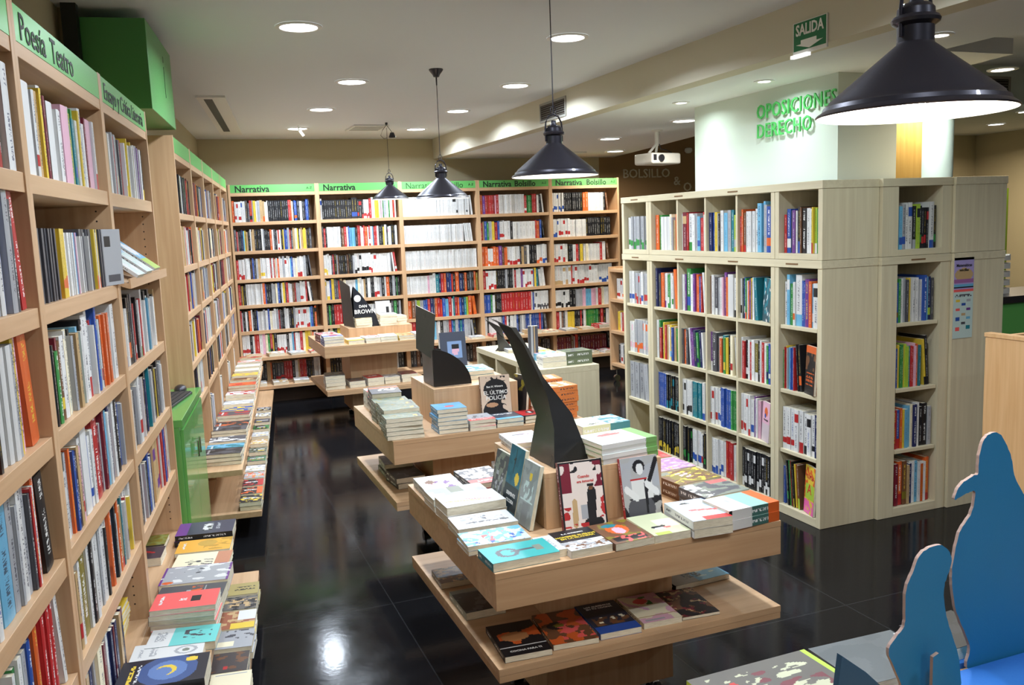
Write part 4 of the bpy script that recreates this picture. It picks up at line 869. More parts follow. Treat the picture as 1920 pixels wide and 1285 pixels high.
# the blade: narrow curved strip, left side coloured grey for the light on it, right side black
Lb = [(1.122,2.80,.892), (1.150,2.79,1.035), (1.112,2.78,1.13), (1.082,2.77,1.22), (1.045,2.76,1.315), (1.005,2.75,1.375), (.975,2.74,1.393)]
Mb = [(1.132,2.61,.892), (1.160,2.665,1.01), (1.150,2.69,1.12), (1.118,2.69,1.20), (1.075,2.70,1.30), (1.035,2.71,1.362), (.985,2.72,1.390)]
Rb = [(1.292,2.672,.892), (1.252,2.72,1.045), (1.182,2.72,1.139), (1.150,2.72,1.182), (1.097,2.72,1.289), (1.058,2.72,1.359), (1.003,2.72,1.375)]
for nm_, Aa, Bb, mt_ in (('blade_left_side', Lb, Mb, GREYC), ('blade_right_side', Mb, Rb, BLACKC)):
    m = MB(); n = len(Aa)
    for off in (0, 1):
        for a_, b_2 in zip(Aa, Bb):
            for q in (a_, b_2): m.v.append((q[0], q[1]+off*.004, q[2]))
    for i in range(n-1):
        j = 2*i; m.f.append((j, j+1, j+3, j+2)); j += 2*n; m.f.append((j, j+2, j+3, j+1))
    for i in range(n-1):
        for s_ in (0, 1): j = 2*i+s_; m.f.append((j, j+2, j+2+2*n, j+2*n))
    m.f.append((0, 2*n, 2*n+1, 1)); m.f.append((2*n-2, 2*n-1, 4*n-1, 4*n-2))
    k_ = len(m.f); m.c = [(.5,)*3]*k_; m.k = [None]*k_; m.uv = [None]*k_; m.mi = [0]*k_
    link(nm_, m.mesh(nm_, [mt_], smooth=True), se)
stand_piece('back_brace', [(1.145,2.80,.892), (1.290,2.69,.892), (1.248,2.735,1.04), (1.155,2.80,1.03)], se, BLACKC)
# -- middle table, top
GL = A((.10,.14,.10), ('n',(.16,.19,.15),4,0), ('n','a',6,.25,0,.3,.7,.8), ('n','z',7,.3), ('r',.78,.1,.92,.6,'d'), ('t',.8,.2,.9,.5,'y'))
for k, (x, y, dz, n) in enumerate([(.985, 4.10, .105, 5), (1.005, 4.235, .12, 6), (1.02, 4.37, .115, 5), (1.02, 4.50, .11, 5)]):
    flat_book(x, y, .180, .122, -3, .7+dz, n, GL, 'a', 'grey green landscape novel, '+ordinal(k+1)+' pile from the front on the '+N2, .7, up=0, res=MD, jitter=4)
flat_book(1.03, 4.665, .160, .210, -6, .835, 3, A('d', ('r',0,.72,1,.9,'o'), ('r',.3,.4,.9,.7,'w'), ('n','k',8,0,.3,.4,.9,.7)), 'd', 'thick grey hardback with an orange stripe at the back of the '+N2, .7, up=0, res=MD, hard=True)
flat_book(1.045, 4.86, .150, .18, 0, .80, 2, A('w', ('r',0,.3,1,.6,'v')), 'w', 'white book with a coral band at the far back of the '+N2, .7, up=0, res=MD)
flat_book(1.225, 4.118, .150, .150, -3, .822, 6, A((.12,.32,.52), ('e',.5,.45,.18,.10,'v'), ('e',.25,.5,.12,.06,'c'), ('e',.8,.5,.12,.06,'c'), ('t',.1,.75,.9,.9,'c')), (.10,.25,.40), 'blue novel with a red heart shape, tall pile at the front of the '+N2, .7, up=0, res=MD, jitter=6)
flat_book(1.375, 4.105, .135, .150, -2, .752, 3, A('s', ('r',0,0,1,.28,'v'), ('n','k',6,.1,.2,.35,.8,.7), ('t',.1,.1,.9,.2,'w')), 'w', 'pale grey and red paperback at the front of the '+N2, .7, up=0, res=MD)
flat_book(1.520, 4.105, .140, .150, -1, .742, 2, A((.05,.06,.08), ('r',0,0,1,.22,'c'), ('t',.1,.7,.9,.85,'w')), 'k', 'black book with a light blue band at the front of the '+N2, .7, up=0, res=MD)
flat_book(1.665, 4.120, .130, .145, 3, .738, 2, A('r', ('e',.5,.6,.16,.2,'k'), ('e',.5,.6,.08,.12,'w'), ('r',0,0,1,.14,'k')), 'k', 'red book with a black emblem at the front right of the '+N2, .7, up=0, res=MD)
for k, (x, y, zt) in enumerate([(1.80, 4.12, .87), (1.80, 4.30, .88)]):
    flat_book(x, y, .200, .140, -4 if k else 3, zt, 6, A((.72,.24,.08), ('n','w',4,.1,0,.4,1,1), ('t',.1,.1,.9,.3,'w')), (.72,.22,.06), 'orange paperback, '+('front' if not k else 'rear')+' pile at the right of the '+N2, .7, up=90, res=MD, jitter=3)
flat_book(1.50, 4.50, .150, .215, -3, .935, 2, A('f', ('n','e',5,0), ('n','w',6,.1,0,.5,1,1)), 'e', 'teal and white illustrated book on the raised box of the '+N2, .89, res=MD)
flat_book(1.345, 4.58, .140, .19, 4, .955, 3, A('w', ('n','s',5,.2)), 'w', 'white novel behind the black standee on the '+N2, .89, res=MD)
flat_book(1.70, 4.48, .1, .16, 0, .79, 3, A('w', ('n','s',5,.1)), 'w', 'white novel beside the raised box of the '+N2, .7, res=MD)
standing_book(1.423, 4.172, .7, .160, .235, -1, 8, .018, A((.66,.52,.40), ('e',.50,.70,.40,.22,'k'), ('n','k',9,.1,.2,.86,.85,.97), ('r',.3,.4,.8,.75,'k'), ('e',.82,.60,.08,.05,'k'), ('e',.45,.2,.42,.28,'k'), ('l',.7,.42,.95,.36,.04,(.66,.52,.40)), ('l',.75,.30,.98,.2,.05,(.66,.52,.40)), ('e',.35,.36,.2,.05,(.5,.28,.16))), 'u', 'novel El último policía with a black profile, standing against the raised box', H2,
    titles=[('Ben H. Winters', .014, -.02, .24, TW), ('EL ÚLTIMO', .027, .0, .09, TW), ('POLICÍA', .030, .0, -.03, TW)])
standing_book(1.63, 4.30, .7, .12, .215, -75, 6, .016, A('k', ('n','z',4,.2,0,.6,1,1), ('r',0,.3,1,.4,'k')), 'k', 'black cover standing at the right side of the raised box on the middle table', MD)
# back: book with a portrait
standing_book(1.36, 4.66, .89, .150, .225, -2, 8, .03, A((.05,.06,.09), ('r',.3,.35,.85,.75,(.2,.3,.5)), ('e',.58,.55,.14,.12,'i'), ('e',.58,.64,.15,.07,'k')), 'w', 'dark blue cover with a small portrait, standing behind the black standee', MD)
s2 = empty('cardboard_standee', T(0, 0, 0), 'black cardboard standee with an upright panel and rounded fin on the middle display table', 'standee')
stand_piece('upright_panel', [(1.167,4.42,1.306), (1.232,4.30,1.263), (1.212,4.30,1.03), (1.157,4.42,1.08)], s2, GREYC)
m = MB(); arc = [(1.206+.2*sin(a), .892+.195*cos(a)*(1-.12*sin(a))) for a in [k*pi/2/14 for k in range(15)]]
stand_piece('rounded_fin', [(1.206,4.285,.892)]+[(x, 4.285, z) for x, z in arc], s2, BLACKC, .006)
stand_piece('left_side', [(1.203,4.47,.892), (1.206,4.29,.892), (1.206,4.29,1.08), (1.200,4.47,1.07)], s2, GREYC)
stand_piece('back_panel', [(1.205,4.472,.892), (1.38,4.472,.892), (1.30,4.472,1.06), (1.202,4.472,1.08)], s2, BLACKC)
# middle table lower shelf
flat_book(1.045, 4.56, .150, .20, -3, .47, 3, A('k', ('n','d',5,.2), ('r',0,.9,1,1,'a')), 'a', 'dark pile at the back left of the lower shelf of the '+N2, .40, res=MD)
flat_book(1.04, 4.33, .150, .20, 2, .455, 2, A('k', ('n','d',6,.3)), 'k', 'black books at the left of the lower shelf of the '+N2, .40, res=MD)
# -- farthest table
for k, (x, y, w, h, ang, zt, n, a_, sp_, lb, zb) in enumerate([
  (1.265, 7.70, .17, .22, -3, .80, 3, A('w', ('r',0,.2,1,.5,'b'), ('e',.6,.7,.3,.2,'v')), 'b', 'white and blue thick volume at the front left', .72),
  (1.265, 7.98, .17, .22, 3, .79, 2, A('r', ('n','w',5,0)), 'm', 'dark red volume behind the left corner', .72),
  (1.455, 7.69, .14, .21, 0, .755, 1, A('q', ('r',0,0,1,.3,'y')), 'y', 'cream book with yellow foot in the front row', .72),
  (1.60, 7.69, .14, .21, 2, .765, 2, A('w', ('n','v',5,.1)), 'w', 'white and pink book in the front row', .72),
  (1.75, 7.68, .15, .21, -4, .768, 2, A('q', ('n','w',4,0)), 'w', 'cream book slightly turned in the front row', .72),
  (1.905, 7.68, .14, .21, -3, .765, 2, A('t', ('n','o',5,0)), 'y', 'tan patterned book in the front row', .72),
  (2.045, 7.68, .12, .2, 0, .77, 2, A('w', ('n','b',5,.2)), 'w', 'white book at the front right', .72),
  (1.60, 8.05, .15, .2, 2, .905, 4, A('q', ('n','t',5,0)), 'q', 'cream novel with tan edge, left pile on the raised box', .82),
  (1.84, 8.05, .16, .2, -3, .925, 5, A('w', ('r',0,.8,1,1,'k')), 'q', 'white novel, middle pile on the raised box', .82),
  (1.98, 8.16, .1, .2, 2, .89, 3, A('t', ('n','w',5,0)), 't', 'tan novel, right pile on the raised box', .82),
  (1.27, 7.75, .17, .23, -6, .45, 4, A('a', ('n','d',5,0)), 'w', 'thick grey green volume on the lower shelf', .33),
  (1.45, 7.74, .14, .2, 0, .385, 2, A('d', ('n','u',5,0)), 'w', 'dark grey novel on the lower shelf', .33),
  (1.61, 7.75, .15, .22, 4, .40, 2, A('r', ('t',.2,.4,.8,.6,'w')), 'w', 'bright red novel on the lower shelf', .33),
  (1.77, 7.76, .14, .2, 0, .39, 2, A('s', ('n','w',5,0)), 'w', 'silver grey novel on the lower shelf', .33),
  (1.93, 7.76, .15, .2, 0, .40, 2, A('m', ('n','u',5,0)), 'w', 'brown novel on the lower shelf', .33)]):
    flat_book(x, y, w, h, ang, zt, n, a_, sp_, lb+' of the '+N3, zb, up=0, res=(8, 10))
s3 = empty('cardboard_standee', T(0, 0, 0), 'black pyramid standee with a grey upright panel and the name DAN BROWN', 'standee')
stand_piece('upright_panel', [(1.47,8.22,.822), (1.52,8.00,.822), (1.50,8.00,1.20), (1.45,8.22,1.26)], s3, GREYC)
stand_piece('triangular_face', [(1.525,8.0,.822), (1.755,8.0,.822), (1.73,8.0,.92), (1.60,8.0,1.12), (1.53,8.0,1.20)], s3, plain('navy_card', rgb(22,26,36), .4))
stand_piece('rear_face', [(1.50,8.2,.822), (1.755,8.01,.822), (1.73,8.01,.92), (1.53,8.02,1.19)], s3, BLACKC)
lettering('lettering', 'DAN', .034, TW, s3, Matrix.Translation((1.612, 7.9965, 1.0)) @ UPR, align='CENTER', bold=.001, depth=.001)
lettering('lettering', 'BROWN', .052, TW, s3, Matrix.Translation((1.628, 7.9965, .945)) @ UPR, align='CENTER', bold=.001, depth=.001)
m = MB(); m.quad([(.032*cos(2*pi*k/24), 0, .032*sin(2*pi*k/24)) for k in range(24)]); link('white_disc', m.mesh('white_disc', [WHITE]), s3, Matrix.Translation((1.565, 7.996, 1.085)))
standing_book(1.80, 8.30, .82, .14, .20, 0, 8, .02, A('w', ('e',.8,.6,.15,.15,'k')), 'w', 'white cover standing at the back of the raised box on the farthest table', (10, 14))

# -- low cube unit
lc = empty('low_cube_unit', T(2.225, 6.62, 0, -pi/2), 'low pale cube unit on castors with open compartments on its left side', 'cabinet')
W_, D_ = 1.32, .43
boxpart('top_panel', lc, 0, 0, .70, W_, D_, .74, BIRCH, 0); boxpart('bottom_panel', lc, 0, 0, .09, W_, D_, .13, BIRCH, 0)
for x in (0, .43, .86, W_-.035): boxpart('side_panel', lc, x, .002, .1305, x+.035, D_-.001, .6995, BIRCH, 2)
boxpart('back_panel', lc, .036, D_-.012, .131, W_-.036, D_-.002, .699, BIRCH, 0, 0)
for cx in (.06, W_-.06):
    for cy in (.06, D_-.06):
        m = MB(); m.tube([(cx-.02, cy, .03), (cx+.02, cy, .03)], .03, 20); m.tube([(cx, cy, .03), (cx, cy, .0895)], .006); link('castor', m.mesh('castor', [CHROME], smooth=True), lc)
flat_book(2.36, 5.43, .170, .13, -3, .81, 2, A('w', ('n','s',5,.2), ('r',.1,.2,.3,.4,'k')), 'w', 'thick white book at the near left on the low cube unit', .74, up=0, res=MD)
flat_book(2.54, 5.45, .200, .150, 2, .83, 2, A((.14,.18,.10), ('n','d',5,.1)), (.14,.17,.10), 'dark olive clothbound volume at the near right on the low cube unit', .74, up=90, res=MD, jitter=1)
for k, (c1, c2, y) in enumerate([('c', 'i', 5.66), ('y', 'w', 5.84), ('w', 'd', 6.02), ('s', 'w', 6.2)]):
    flat_book(2.45-.01*k, y, .2, .14, -4, .79-.008*k, 2, A(c1, ('n',c2,4,.05)), c1, NAMES[c1]+' patterned album, '+ordinal(k+1)+' behind the white book on the low cube unit', .74, up=0, res=MD)
standing_book(2.32, 5.74, .7405, .07, .24, -20, 2, .04, A('d', ('r',.3,0,.5,1,'s'), ('r',.6,0,.7,1,'t')), 's', 'silver grey box file standing on the low cube unit', (10, 10))
s4 = empty('cardboard_standee', T(0, 0, 0), 'small grey cardboard standee with a pointed top on the low cube unit', 'standee')
stand_piece('blade', [(2.29,6.28,.742), (2.40,6.22,.742), (2.33,6.25,.84), (2.30,6.22,.93), (2.18,6.25,1.0), (2.27,6.26,.9)], s4, GREYC)
stand_piece('foot', [(2.27,6.3,.742), (2.40,6.34,.742), (2.34,6.29,.82)], s4, GREYC)
for k in range(3):
    ff = T(2.225, 6.62, 0, -pi/2)
    add_row(ff, .47+.0*k if k == 0 else (.9 if k == 1 else .04), (.84 if k == 0 else 1.26 if k == 1 else .42), .131, 'w s k w g k d w e', 850+k, base_h=.24, inset=.05, where='compartment of the low cube unit', group='books in the low cube unit')

# -- rolling bookcase between back wall and island
rc = T(4.30, 8.32, 0, -pi/2)
e = empty('rolling_bookcase', rc, 'narrow bookcase on castors seen behind the far end of the island', 'bookcase')
for x in (0, .66): boxpart('side_panel', e, x, 0, .12, x+.03, .34, 1.22, BEECH, 2)
for z in (.20, .55, .885, 1.2): boxpart('shelf', e, .03, .002, z-.03, .66, .338, z, BEECH, 0)
boxpart('back_panel', e, .03, .33, .17, .66, .338, 1.2, BEECH, 2, 0)
for cx in (.05, .6):
    for cy in (.05, .29):
        m = MB(); m.tube([(cx-.015, cy, .035), (cx+.015, cy, .035)], .035, 20); m.tube([(cx, cy, .035), (cx, cy, .12)], .006)
        link('castor', m.mesh('castor', [CHROME], smooth=True), e)
for j, (z, sp) in enumerate([(.20, 'k s w/r w k w'), (.55, 'y y/o q w r'), (.885, 'w*3/r w*4/o w')]): add_row(rc, .06, .62, z, sp, 880+j, base_h=.2, inset=.06, where='narrow rolling bookcase', group='books in the rolling bookcase')

# -- books lying on the left ledges (near bookcases)
ND = 'near left ledge'
LD = [
 (.050,3.955,.235,.165,-9,.440,2,A((.04,.04,.07), ('r',0,0,.2,1,'p'), ('r',.45,.25,.62,.8,'w'), ('n','k',9,.0,.45,.25,.62,.8), ('t',.68,.3,.75,.8,'s')), 'k', 'black and purple thick book, farthest on the '+ND),
 (.035,3.770,.215,.150,-9,.425,2,A((.75,.38,.05), ('e',.55,.65,.18,.25,(.5,.3,.05)), ('n',(.45,.25,.03),6,.2,.5,.1,1,1), ('t',.1,.3,.15,.8,'w')), 'q', 'orange art book, second from the far end of the '+ND),
 (.024,3.615,.215,.138,-11,.422,2,A('q', ('r',.74,0,1,1,(.5,.22,.13)), ('n','d',8,.2,.2,0,.7,.45)), 'q', 'cream paperback with a terracotta corner on the '+ND),
 (-.005,3.412,.245,.175,-10,.440,1,A('s', ('r',0,0,.03,1,'p'), ('r',.97,0,1,1,'p'), ('r',0,.97,1,1,'p'), ('n','d',6,.3,.2,.4,.6,.9), ('n','w',5,.2), ('e',.12,.1,.08,.07,'o')), 'p', 'grey photo book in a purple frame on the '+ND),
 (-.030,3.228,.230,.150,-12,.440,1,A((.07,.07,.08), ('n','o',11,-.1,.48,.15,.65,.9), ('r',.42,.0,.48,.7,'s'), ('r',.68,.1,.70,.9,'s')), 'k', 'dark grey cinema book with orange title on the '+ND),
 (-.046,3.070,.210,.140,-10,.482,5,A('v', ('r',.58,.35,.74,.7,'k'), ('t',.4,.45,.52,.6,'w'), ('t',.1,.3,.15,.8,'w')), 'w', 'coral red paperback with a small black hat on the '+ND),
 (-.060,2.922,.215,.130,-11,.420,1,A((.15,.55,.52), ('r',0,0,.34,1,'w'), ('n','d',7,.1,.5,.3,.9,.8), ('t',.1,.3,.25,.8,'s')), 'e', 'turquoise and white book on the '+ND),
 (-.106,2.845,.215,.110,-8,.4185,1,A('w', ('e',.75,.35,.16,.25,'s'), ('e',.75,.35,.11,.18,'w'), ('e',.75,.35,.05,.1,'a'), ('t',.1,.2,.15,.7,'s'), ('t',.25,.2,.35,.8,'s')), 'w', 'white book with a fine ink drawing on the '+ND),
 (-.118,2.640,.245,.165,-8,.450,1,A((.01,.01,.02), ('e',.55,.5,.34,.55,(.04,.08,.22)), ('e',.55,.5,.22,.35,(.10,.18,.40)), ('e',.53,.5,.12,.2,'y'), ('e',.50,.46,.10,.16,(.10,.18,.40)), ('e',.8,.82,.07,.09,'y'), ('t',.12,.15,.17,.8,'y'), ('t',.2,.15,.23,.8,'w')), 'k', 'black book with a yellow crescent moon on night blue, on the '+ND),
 (-.135,2.465,.215,.14,-8,.430,2,A('w', ('e',.6,.6,.1,.14,'b'), ('e',.66,.6,.08,.12,'p')), 'w', 'white paperback with a blue round figure, nearest in view on the '+ND)]
for (x, y, w, h, a_, zt, n, ar, sp_, lb) in LD: flat_book(x, y, w, h, a_, zt, n, ar, sp_, lb, .392, up=0, res=(60, 42), group='books lying on the left ledges', jitter=2, rotart=('thick book' in lb or 'crescent' in lb or 'cinema' in lb))
LL = 'near left lower ledge'
for (x, y, w, h, a_, zt, n, ar, sp_, lb) in [
 (.170,3.775,.135,.125,-8,.205,3,A((.35,.28,.10), ('t',.3,.4,.9,.5,'k'), ('t',.3,.6,.9,.7,'k')), 'z', 'olive gold book, farthest on the '+LL),
 (.150,3.640,.135,.130,-9,.20,2,A((.12,.11,.10), ('n','t',5,.0,0,.2,1,.8), ('n','k',4,.2)), 'k', 'dark painted cover, second from the far end of the '+LL),
 (.130,3.480,.135,.165,-9,.20,2,A((.30,.10,.05), ('n','t',5,.1), ('r',.5,.45,1,1,'w'), ('r',.35,0,1,.3,'y')), 'q', 'red painting book with white and yellow labels on the '+LL),
 (.108,3.310,.135,.150,-10,.20,2,A('s', ('n','d',4,.1,.2,.5,1,1), ('r',0,.1,.5,.4,'q')), 's', 'grey and white photo book on the '+LL),
 (.075,3.140,.135,.150,-9,.195,2,A((.05,.04,.04), ('n','u',4,.3), ('r',.4,.15,.48,.3,'r')), 'k', 'black brown book with a tiny red mark on the '+LL),
 (.070,2.975,.135,.150,-8,.20,3,A('q', ('r',.1,.9,.9,.92,'s')), 'q', 'plain cream book, nearest in view on the '+LL)]:
    flat_book(x, y, w, h, a_, zt, n, ar, sp_, lb, .15, up=0, res=MD, group='books lying on the lower left ledges', jitter=2)
flat_book(-.165, 3.955, .105, .15, -8, .415, 1, A((.20,.22,.06), ('n','z',5,0), ('r',0,0,1,.12,'k')), 'k', 'small dark olive landscape book inside the Ensayo bookcase bottom', .392, up=0, res=MD, group='books lying on the left ledges')
flat_book(-.172, 3.775, .095, .14, -8, .425, 1, A((.06,.04,.05), ('l',.0,.75,.6,.5,.06,'r')), 'w', 'small black book with a red streak inside the Ensayo bookcase bottom', .392, up=0, res=MD, group='books lying on the left ledges')
for k in range(5):
    p_ = LF(3.62+.0*k-.56+.0, -.14)
flat_book(*LF(3.10, -.11), .10, .15, -8, .392+.10, 6, A('y', ('t',.2,.4,.8,.6,'k')), 'y', 'small yellow paperback at the bottom of the Poesía Teatro bookcase', .392, up=0, res=MD, group='yellow paperbacks in a pile', jitter=5)

# -- books on the far left ledges
FD = [('k','d'),('e','c'),('d','w'),('k','d'),('k','o'),('d','r'),('b','y'),('w','s'),('w','r'),('o','r'),('u','t'),('y','t'),('q','w'),('w','q'),('w','o'),('t','r')]
s = 5.22
for k, (c1, c2) in enumerate(FD):
    n = (3, 2, 2, 3, 2)[k % 5] if k < 9 else 4
    x, y = LF(s+.08, .10); zt = .40+.022*n
    flat_book(x, y, .215, .150, -8+((k*7) % 5)-2, zt, n, A(c1, ('n',c2,4,.1), ('t',.1,.2,.16,.8,'w')), c1, f'{NAMES[c1]} and {NAMES[c2]} book, {ordinal(k+1)} along the far left ledge ', .40, up=0, res=MD if k < 6 else (8, 8), group='books lying on the far left ledge', jitter=3)
    s += .20+.012*k*(1 if k < 9 else .5)
FL = [('k','y'),('k','o'),('k','r'),('s','o'),('w','s'),('d','g'),('x','a'),('t','w'),('s','w'),('k','g'),('d','k'),('w','k'),('k','s')]
s = 5.12
for k, (c1, c2) in enumerate(FL):
    if s > 8.9: break
    x, y = LF(s+.07, .242)
    flat_book(x, y, .120, .14, -8, .15+.05, 2, A(c1, ('n',c2,5,.15), ('t',.1,.5,.9,.65,'w'), ('r',.7,0,1,1,c2) if k in (1, 2) else ('t',.1,.3,.9,.4,'y')), c1, f'{NAMES[c1]} and {NAMES[c2]} book, {ordinal(k+1)} along the far left lower ledge', .15, up=0, res=MD if k < 6 else (8, 8), group='books lying on the far lower left ledge', jitter=3)
    s += .17 if k < 4 else .25
# -- books on the back wall ledges
rg = random.Random(77)
for i in range(5):
    for j in range(4):
        if (i, j) in ((1, 2), (2, 1)): continue
        c1, c2 = rg.choice([('w','g'), ('w','s'), ('q','r'), ('w','r'), ('s','w'), ('r','w'), ('t','w')])
        x = .593+i*PB+.12+j*.21
        flat_book(x, 9.3-.115, .155, .19, rg.uniform(-5, 5), .47+rg.choice([.022, .03, .045]), 1 if j % 2 else 2, A(c1, ('n',c2,4,.1)), c1, f'{NAMES[c1]} book, {ordinal(j+1)} on the ledge under the {PN[i].split(",")[0]} bookcase', .47, up=0, res=(5, 6), group='books lying on the back wall ledge')
        if j in (1, 2) or i in (0, 4):
            flat_book(x+.02, 9.3-.20, .15, .19, rg.uniform(-5, 5), .19+.03, 1, A(c2, ('n',c1,4,.1)), c2, f'{NAMES[c2]} book, {ordinal(j+1)} spot, lowest ledge under the {PN[i].split(",")[0]} bookcase', .19, up=0, res=(5, 6), group='books lying on the lowest back wall ledge')

# ------------------------------------------------------------------ green box, cabinet, keyboard and mouse
def lfbox(name, s0, s1, off0, off1, z0, z1, mat, parent=None, bev=.001):
    m = MB(); m.box(0, off0*-1, 0, s1-s0, off1*-1, z1-z0); o = link(name, m.mesh(name, [mat]), parent, LFR(s0) @ Matrix.Translation((0, 0, z0)) if parent is None else Matrix.Translation((s0, 0, z0)))
    if bev: bevel(o, bev)
    return o
LFS0 = LFR(0)
ge = empty('green_wall_cabinet', LFR(4.33) @ Matrix.Translation((0, 0, 2.27)), 'tall green wall cabinet hanging under the ceiling above the left bookcases', 'cabinet')
m = MB(); m.box(0, -.012, 0, .84, .27, .386); bevel(link('cabinet_body', m.mesh('cabinet_body', [GREENBOX]), ge), .002)
m = MB(); m.box(.52, -.0135, .12, .526, -.0118, .27); m.box(.52, -.0135, .29, .526, -.0118, .32); link('door_gap', m.mesh('door_gap', [BLACKTXT]), ge)
gc = empty('green_counter_cabinet', LFR(4.19) @ Matrix.Translation((0, 0, 0)), 'green lacquered counter cabinet standing between the left bookcases', 'cabinet')
m = MB(); m.box(.004, -.035, .852, .886, .295, .887); bevel(link('counter_top', m.mesh('counter_top', [GREENCAB]), gc), .002)
m = MB(); m.box(.004, -.02, .06, .886, .295, .8515); link('cabinet_body', m.mesh('cabinet_body', [GREENCAB]), gc)
m = MB(); m.box(.03, -.034, .08, .44, -.0205, .835); d1 = link('door', m.mesh('door', [GREENCAB]), gc)
m = MB(); m.box(.445, -.034, .08, .86, -.0205, .835); d2 = link('door', m.mesh('door', [GREENCAB]), gc)
for d_, x in ((d1, .40), (d2, .485)):
    m = MB(); m.tube([(x, -.05, .62), (x, -.05, .70)], .005, 8); m.box(x-.004, -.05, .625, x+.004, -.034, .632); m.box(x-.004, -.05, .688, x+.004, -.034, .695)
    link('handle', m.mesh('handle', [CHROME]), d_)
ke = LFR(4.19) @ Matrix.Translation((.50, .09, .8875)) @ Matrix.Rotation(R(-8), 4, 'Z')
m = MB(); m.box(-.2, -.075, 0, .2, .075, .012)
kb = link('keyboard', m.mesh('keyboard', [plain('black_plastic', rgb(24,24,26), .45)]), None, ke); bevel(kb, .003); tag(kb, 'black computer keyboard lying on the green counter cabinet', 'keyboard')
m = MB()
for r_ in range(5):
    for c_ in range(16): m.box(-.192+c_*.0242, -.068+r_*.0275, .0122, -.192+c_*.0242+.021, -.068+r_*.0275+.023, .0175)
link('keys', m.mesh('keys', [plain('dark_keys', rgb(40,40,44), .5)]), kb)['kind'] = 'stuff'
m = MB(); m.lathe([(0, .034), (.015, .032), (.027, .024), (.032, .012), (.031, 0), (0, 0)], 24)
mo = link('computer_mouse', m.mesh('computer_mouse', [BLACK], smooth=True), None, LFR(4.19) @ Matrix.Translation((.80, .06, .8877)) @ Matrix.Diagonal((1.7, 1, 1, 1))); tag(mo, 'glossy black computer mouse on the green counter cabinet', 'computer mouse')

# ------------------------------------------------------------------ signs and ceiling fittings
se_ = empty('exit_sign', T(XW-.004, 3.48, 2.529, -pi/2), 'green and white SALIDA exit sign with an arrow on the beam', 'sign')
m = MB(); m.box(-.118, -.004, -.075, .118, .003, .075); link('sign_plate', m.mesh('sign_plate', [WHITE]), se_)
m = MB(); m.box(-.112, -.0052, -.058, .112, -.0041, .071); pl_ = link('green_field', m.mesh('green_field', [plain('sign_green', rgb(20,112,66), .5)]), se_)
lettering('lettering', 'SALIDA', .070, TW, se_, Matrix.Translation((0, -.0062, .012)) @ UPR @ Matrix.Diagonal((.84, 1, 1, 1)), align='CENTER', bold=.0018, depth=.0008)
m = MB(); m.quad([(x, -.0062, z) for x, z in ((-.06, -.012), (.05, -.012), (.05, -.03), (.095, -.03), (0, -.055), (-.095, -.03), (-.06, -.03))][::1]); link('arrow', m.mesh('arrow', [TW]), se_)
m = MB(); m.box(-.118, -.02, -.09, .0, .003, -.0755); link('lamp_strip', m.mesh('lamp_strip', [plain('white_glow', (1, .98, .95), .5, emit=1.5)]), se_)
ve = empty('air_vent', T(XW-.001, 6.47, 2.578, -pi/2), 'rectangular dark louvred air vent in the beam', 'air vent')
VF = plain('grey_vent_frame', rgb(150,148,140), .6)
def grille(e, w, h, n):
    m = MB(); f = .018
    m.box(-w/2, -.008, h/2-f, w/2, 0, h/2); m.box(-w/2, -.008, -h/2, w/2, 0, -h/2+f); m.box(-w/2, -.008, -h/2+f, -w/2+f, 0, h/2-f); m.box(w/2-f, -.008, -h/2+f, w/2, 0, h/2-f)
    link('frame', m.mesh('frame', [VF]), e)
    m = MB(); m.box(-w/2+f, -.0015, -h/2+f, w/2-f, -.0005, h/2-f); link('backing', m.mesh('backing', [PEG]), e)
    m = MB()
    for k in range(n): z = -h/2+f+(h-2*f)*(k+.5)/n; m.box(-w/2+f, -.007, z-.003, w/2-f, -.002, z+.003)
    m.box(-.002, -.0075, -h/2+f, .002, -.007, h/2-f); link('louvres', m.mesh('louvres', [DARKMETAL]), e)
grille(ve, .50, .15, 7)
v2 = empty('air_vent', T(5.80, 4.998, 2.585), 'louvred air vent on the white bulkhead at the far right', 'air vent'); grille(v2, .42, .15, 6)
def panel_up(name, x0, y0, x1, y1, ang, label, slot=False):
    e = empty(name, T((x0+x1)/2*1.04, (y0+y1)/2*1.04, ZC, R(ang)), label, 'air vent'); w, h = abs(x1-x0)/2, abs(y1-y0)/2
    m = MB(); m.box(-w, -h, -.014, w, h, 0); link('housing', m.mesh('housing', [WHITE]), e)
    m = MB()
    if slot: m.box(-w*.55, -h*.93, -.0155, w*.05, h*.75, -.0142)
    else:
        for k in range(5): m.box(-w*.85, -h*.7+k*h*.32, -.0155, w*.85, -h*.7+k*h*.32+h*.08, -.0142)
    link('slot', m.mesh('slot', [BLACKTXT if slot else DARKMETAL]), e)
panel_up('ceiling_diffuser', .40, 6.5, .60, 9.0, -7, 'long white ceiling diffuser with a black slot at the left', True)
panel_up('ceiling_grille', 1.66, 8.17, 2.0, 8.62, 0, 'white square ceiling grille between the downlight rows')
e = empty('ceiling_grille', T(4.2, 9.2, ZL, 0), 'flat white grille in the lower ceiling near the back wall', 'air vent'); m = MB(); m.box(-.22, -.2, -.012, .22, .2, 0); link('housing', m.mesh('housing', [CEIL]), e)
# bare bulb on the ceiling
e = empty('bare_bulb', T(1.23, 8.62, ZC), 'small bare energy saving bulb hanging crooked below a downlight', 'light bulb')
m = MB(); m.tube([(0, 0, 0), (0, 0, -.03), (.01, 0, -.05)], .006); link('holder', m.mesh('holder', [WHITE]), e)
m = MB(); m.tube([(.01, 0, -.045), (.03, 0, -.075), (.045, 0, -.095)], .013, 12); link('bulb', m.mesh('bulb', [plain('dim_bulb', (1, .95, .85), .4, emit=2)]), e)
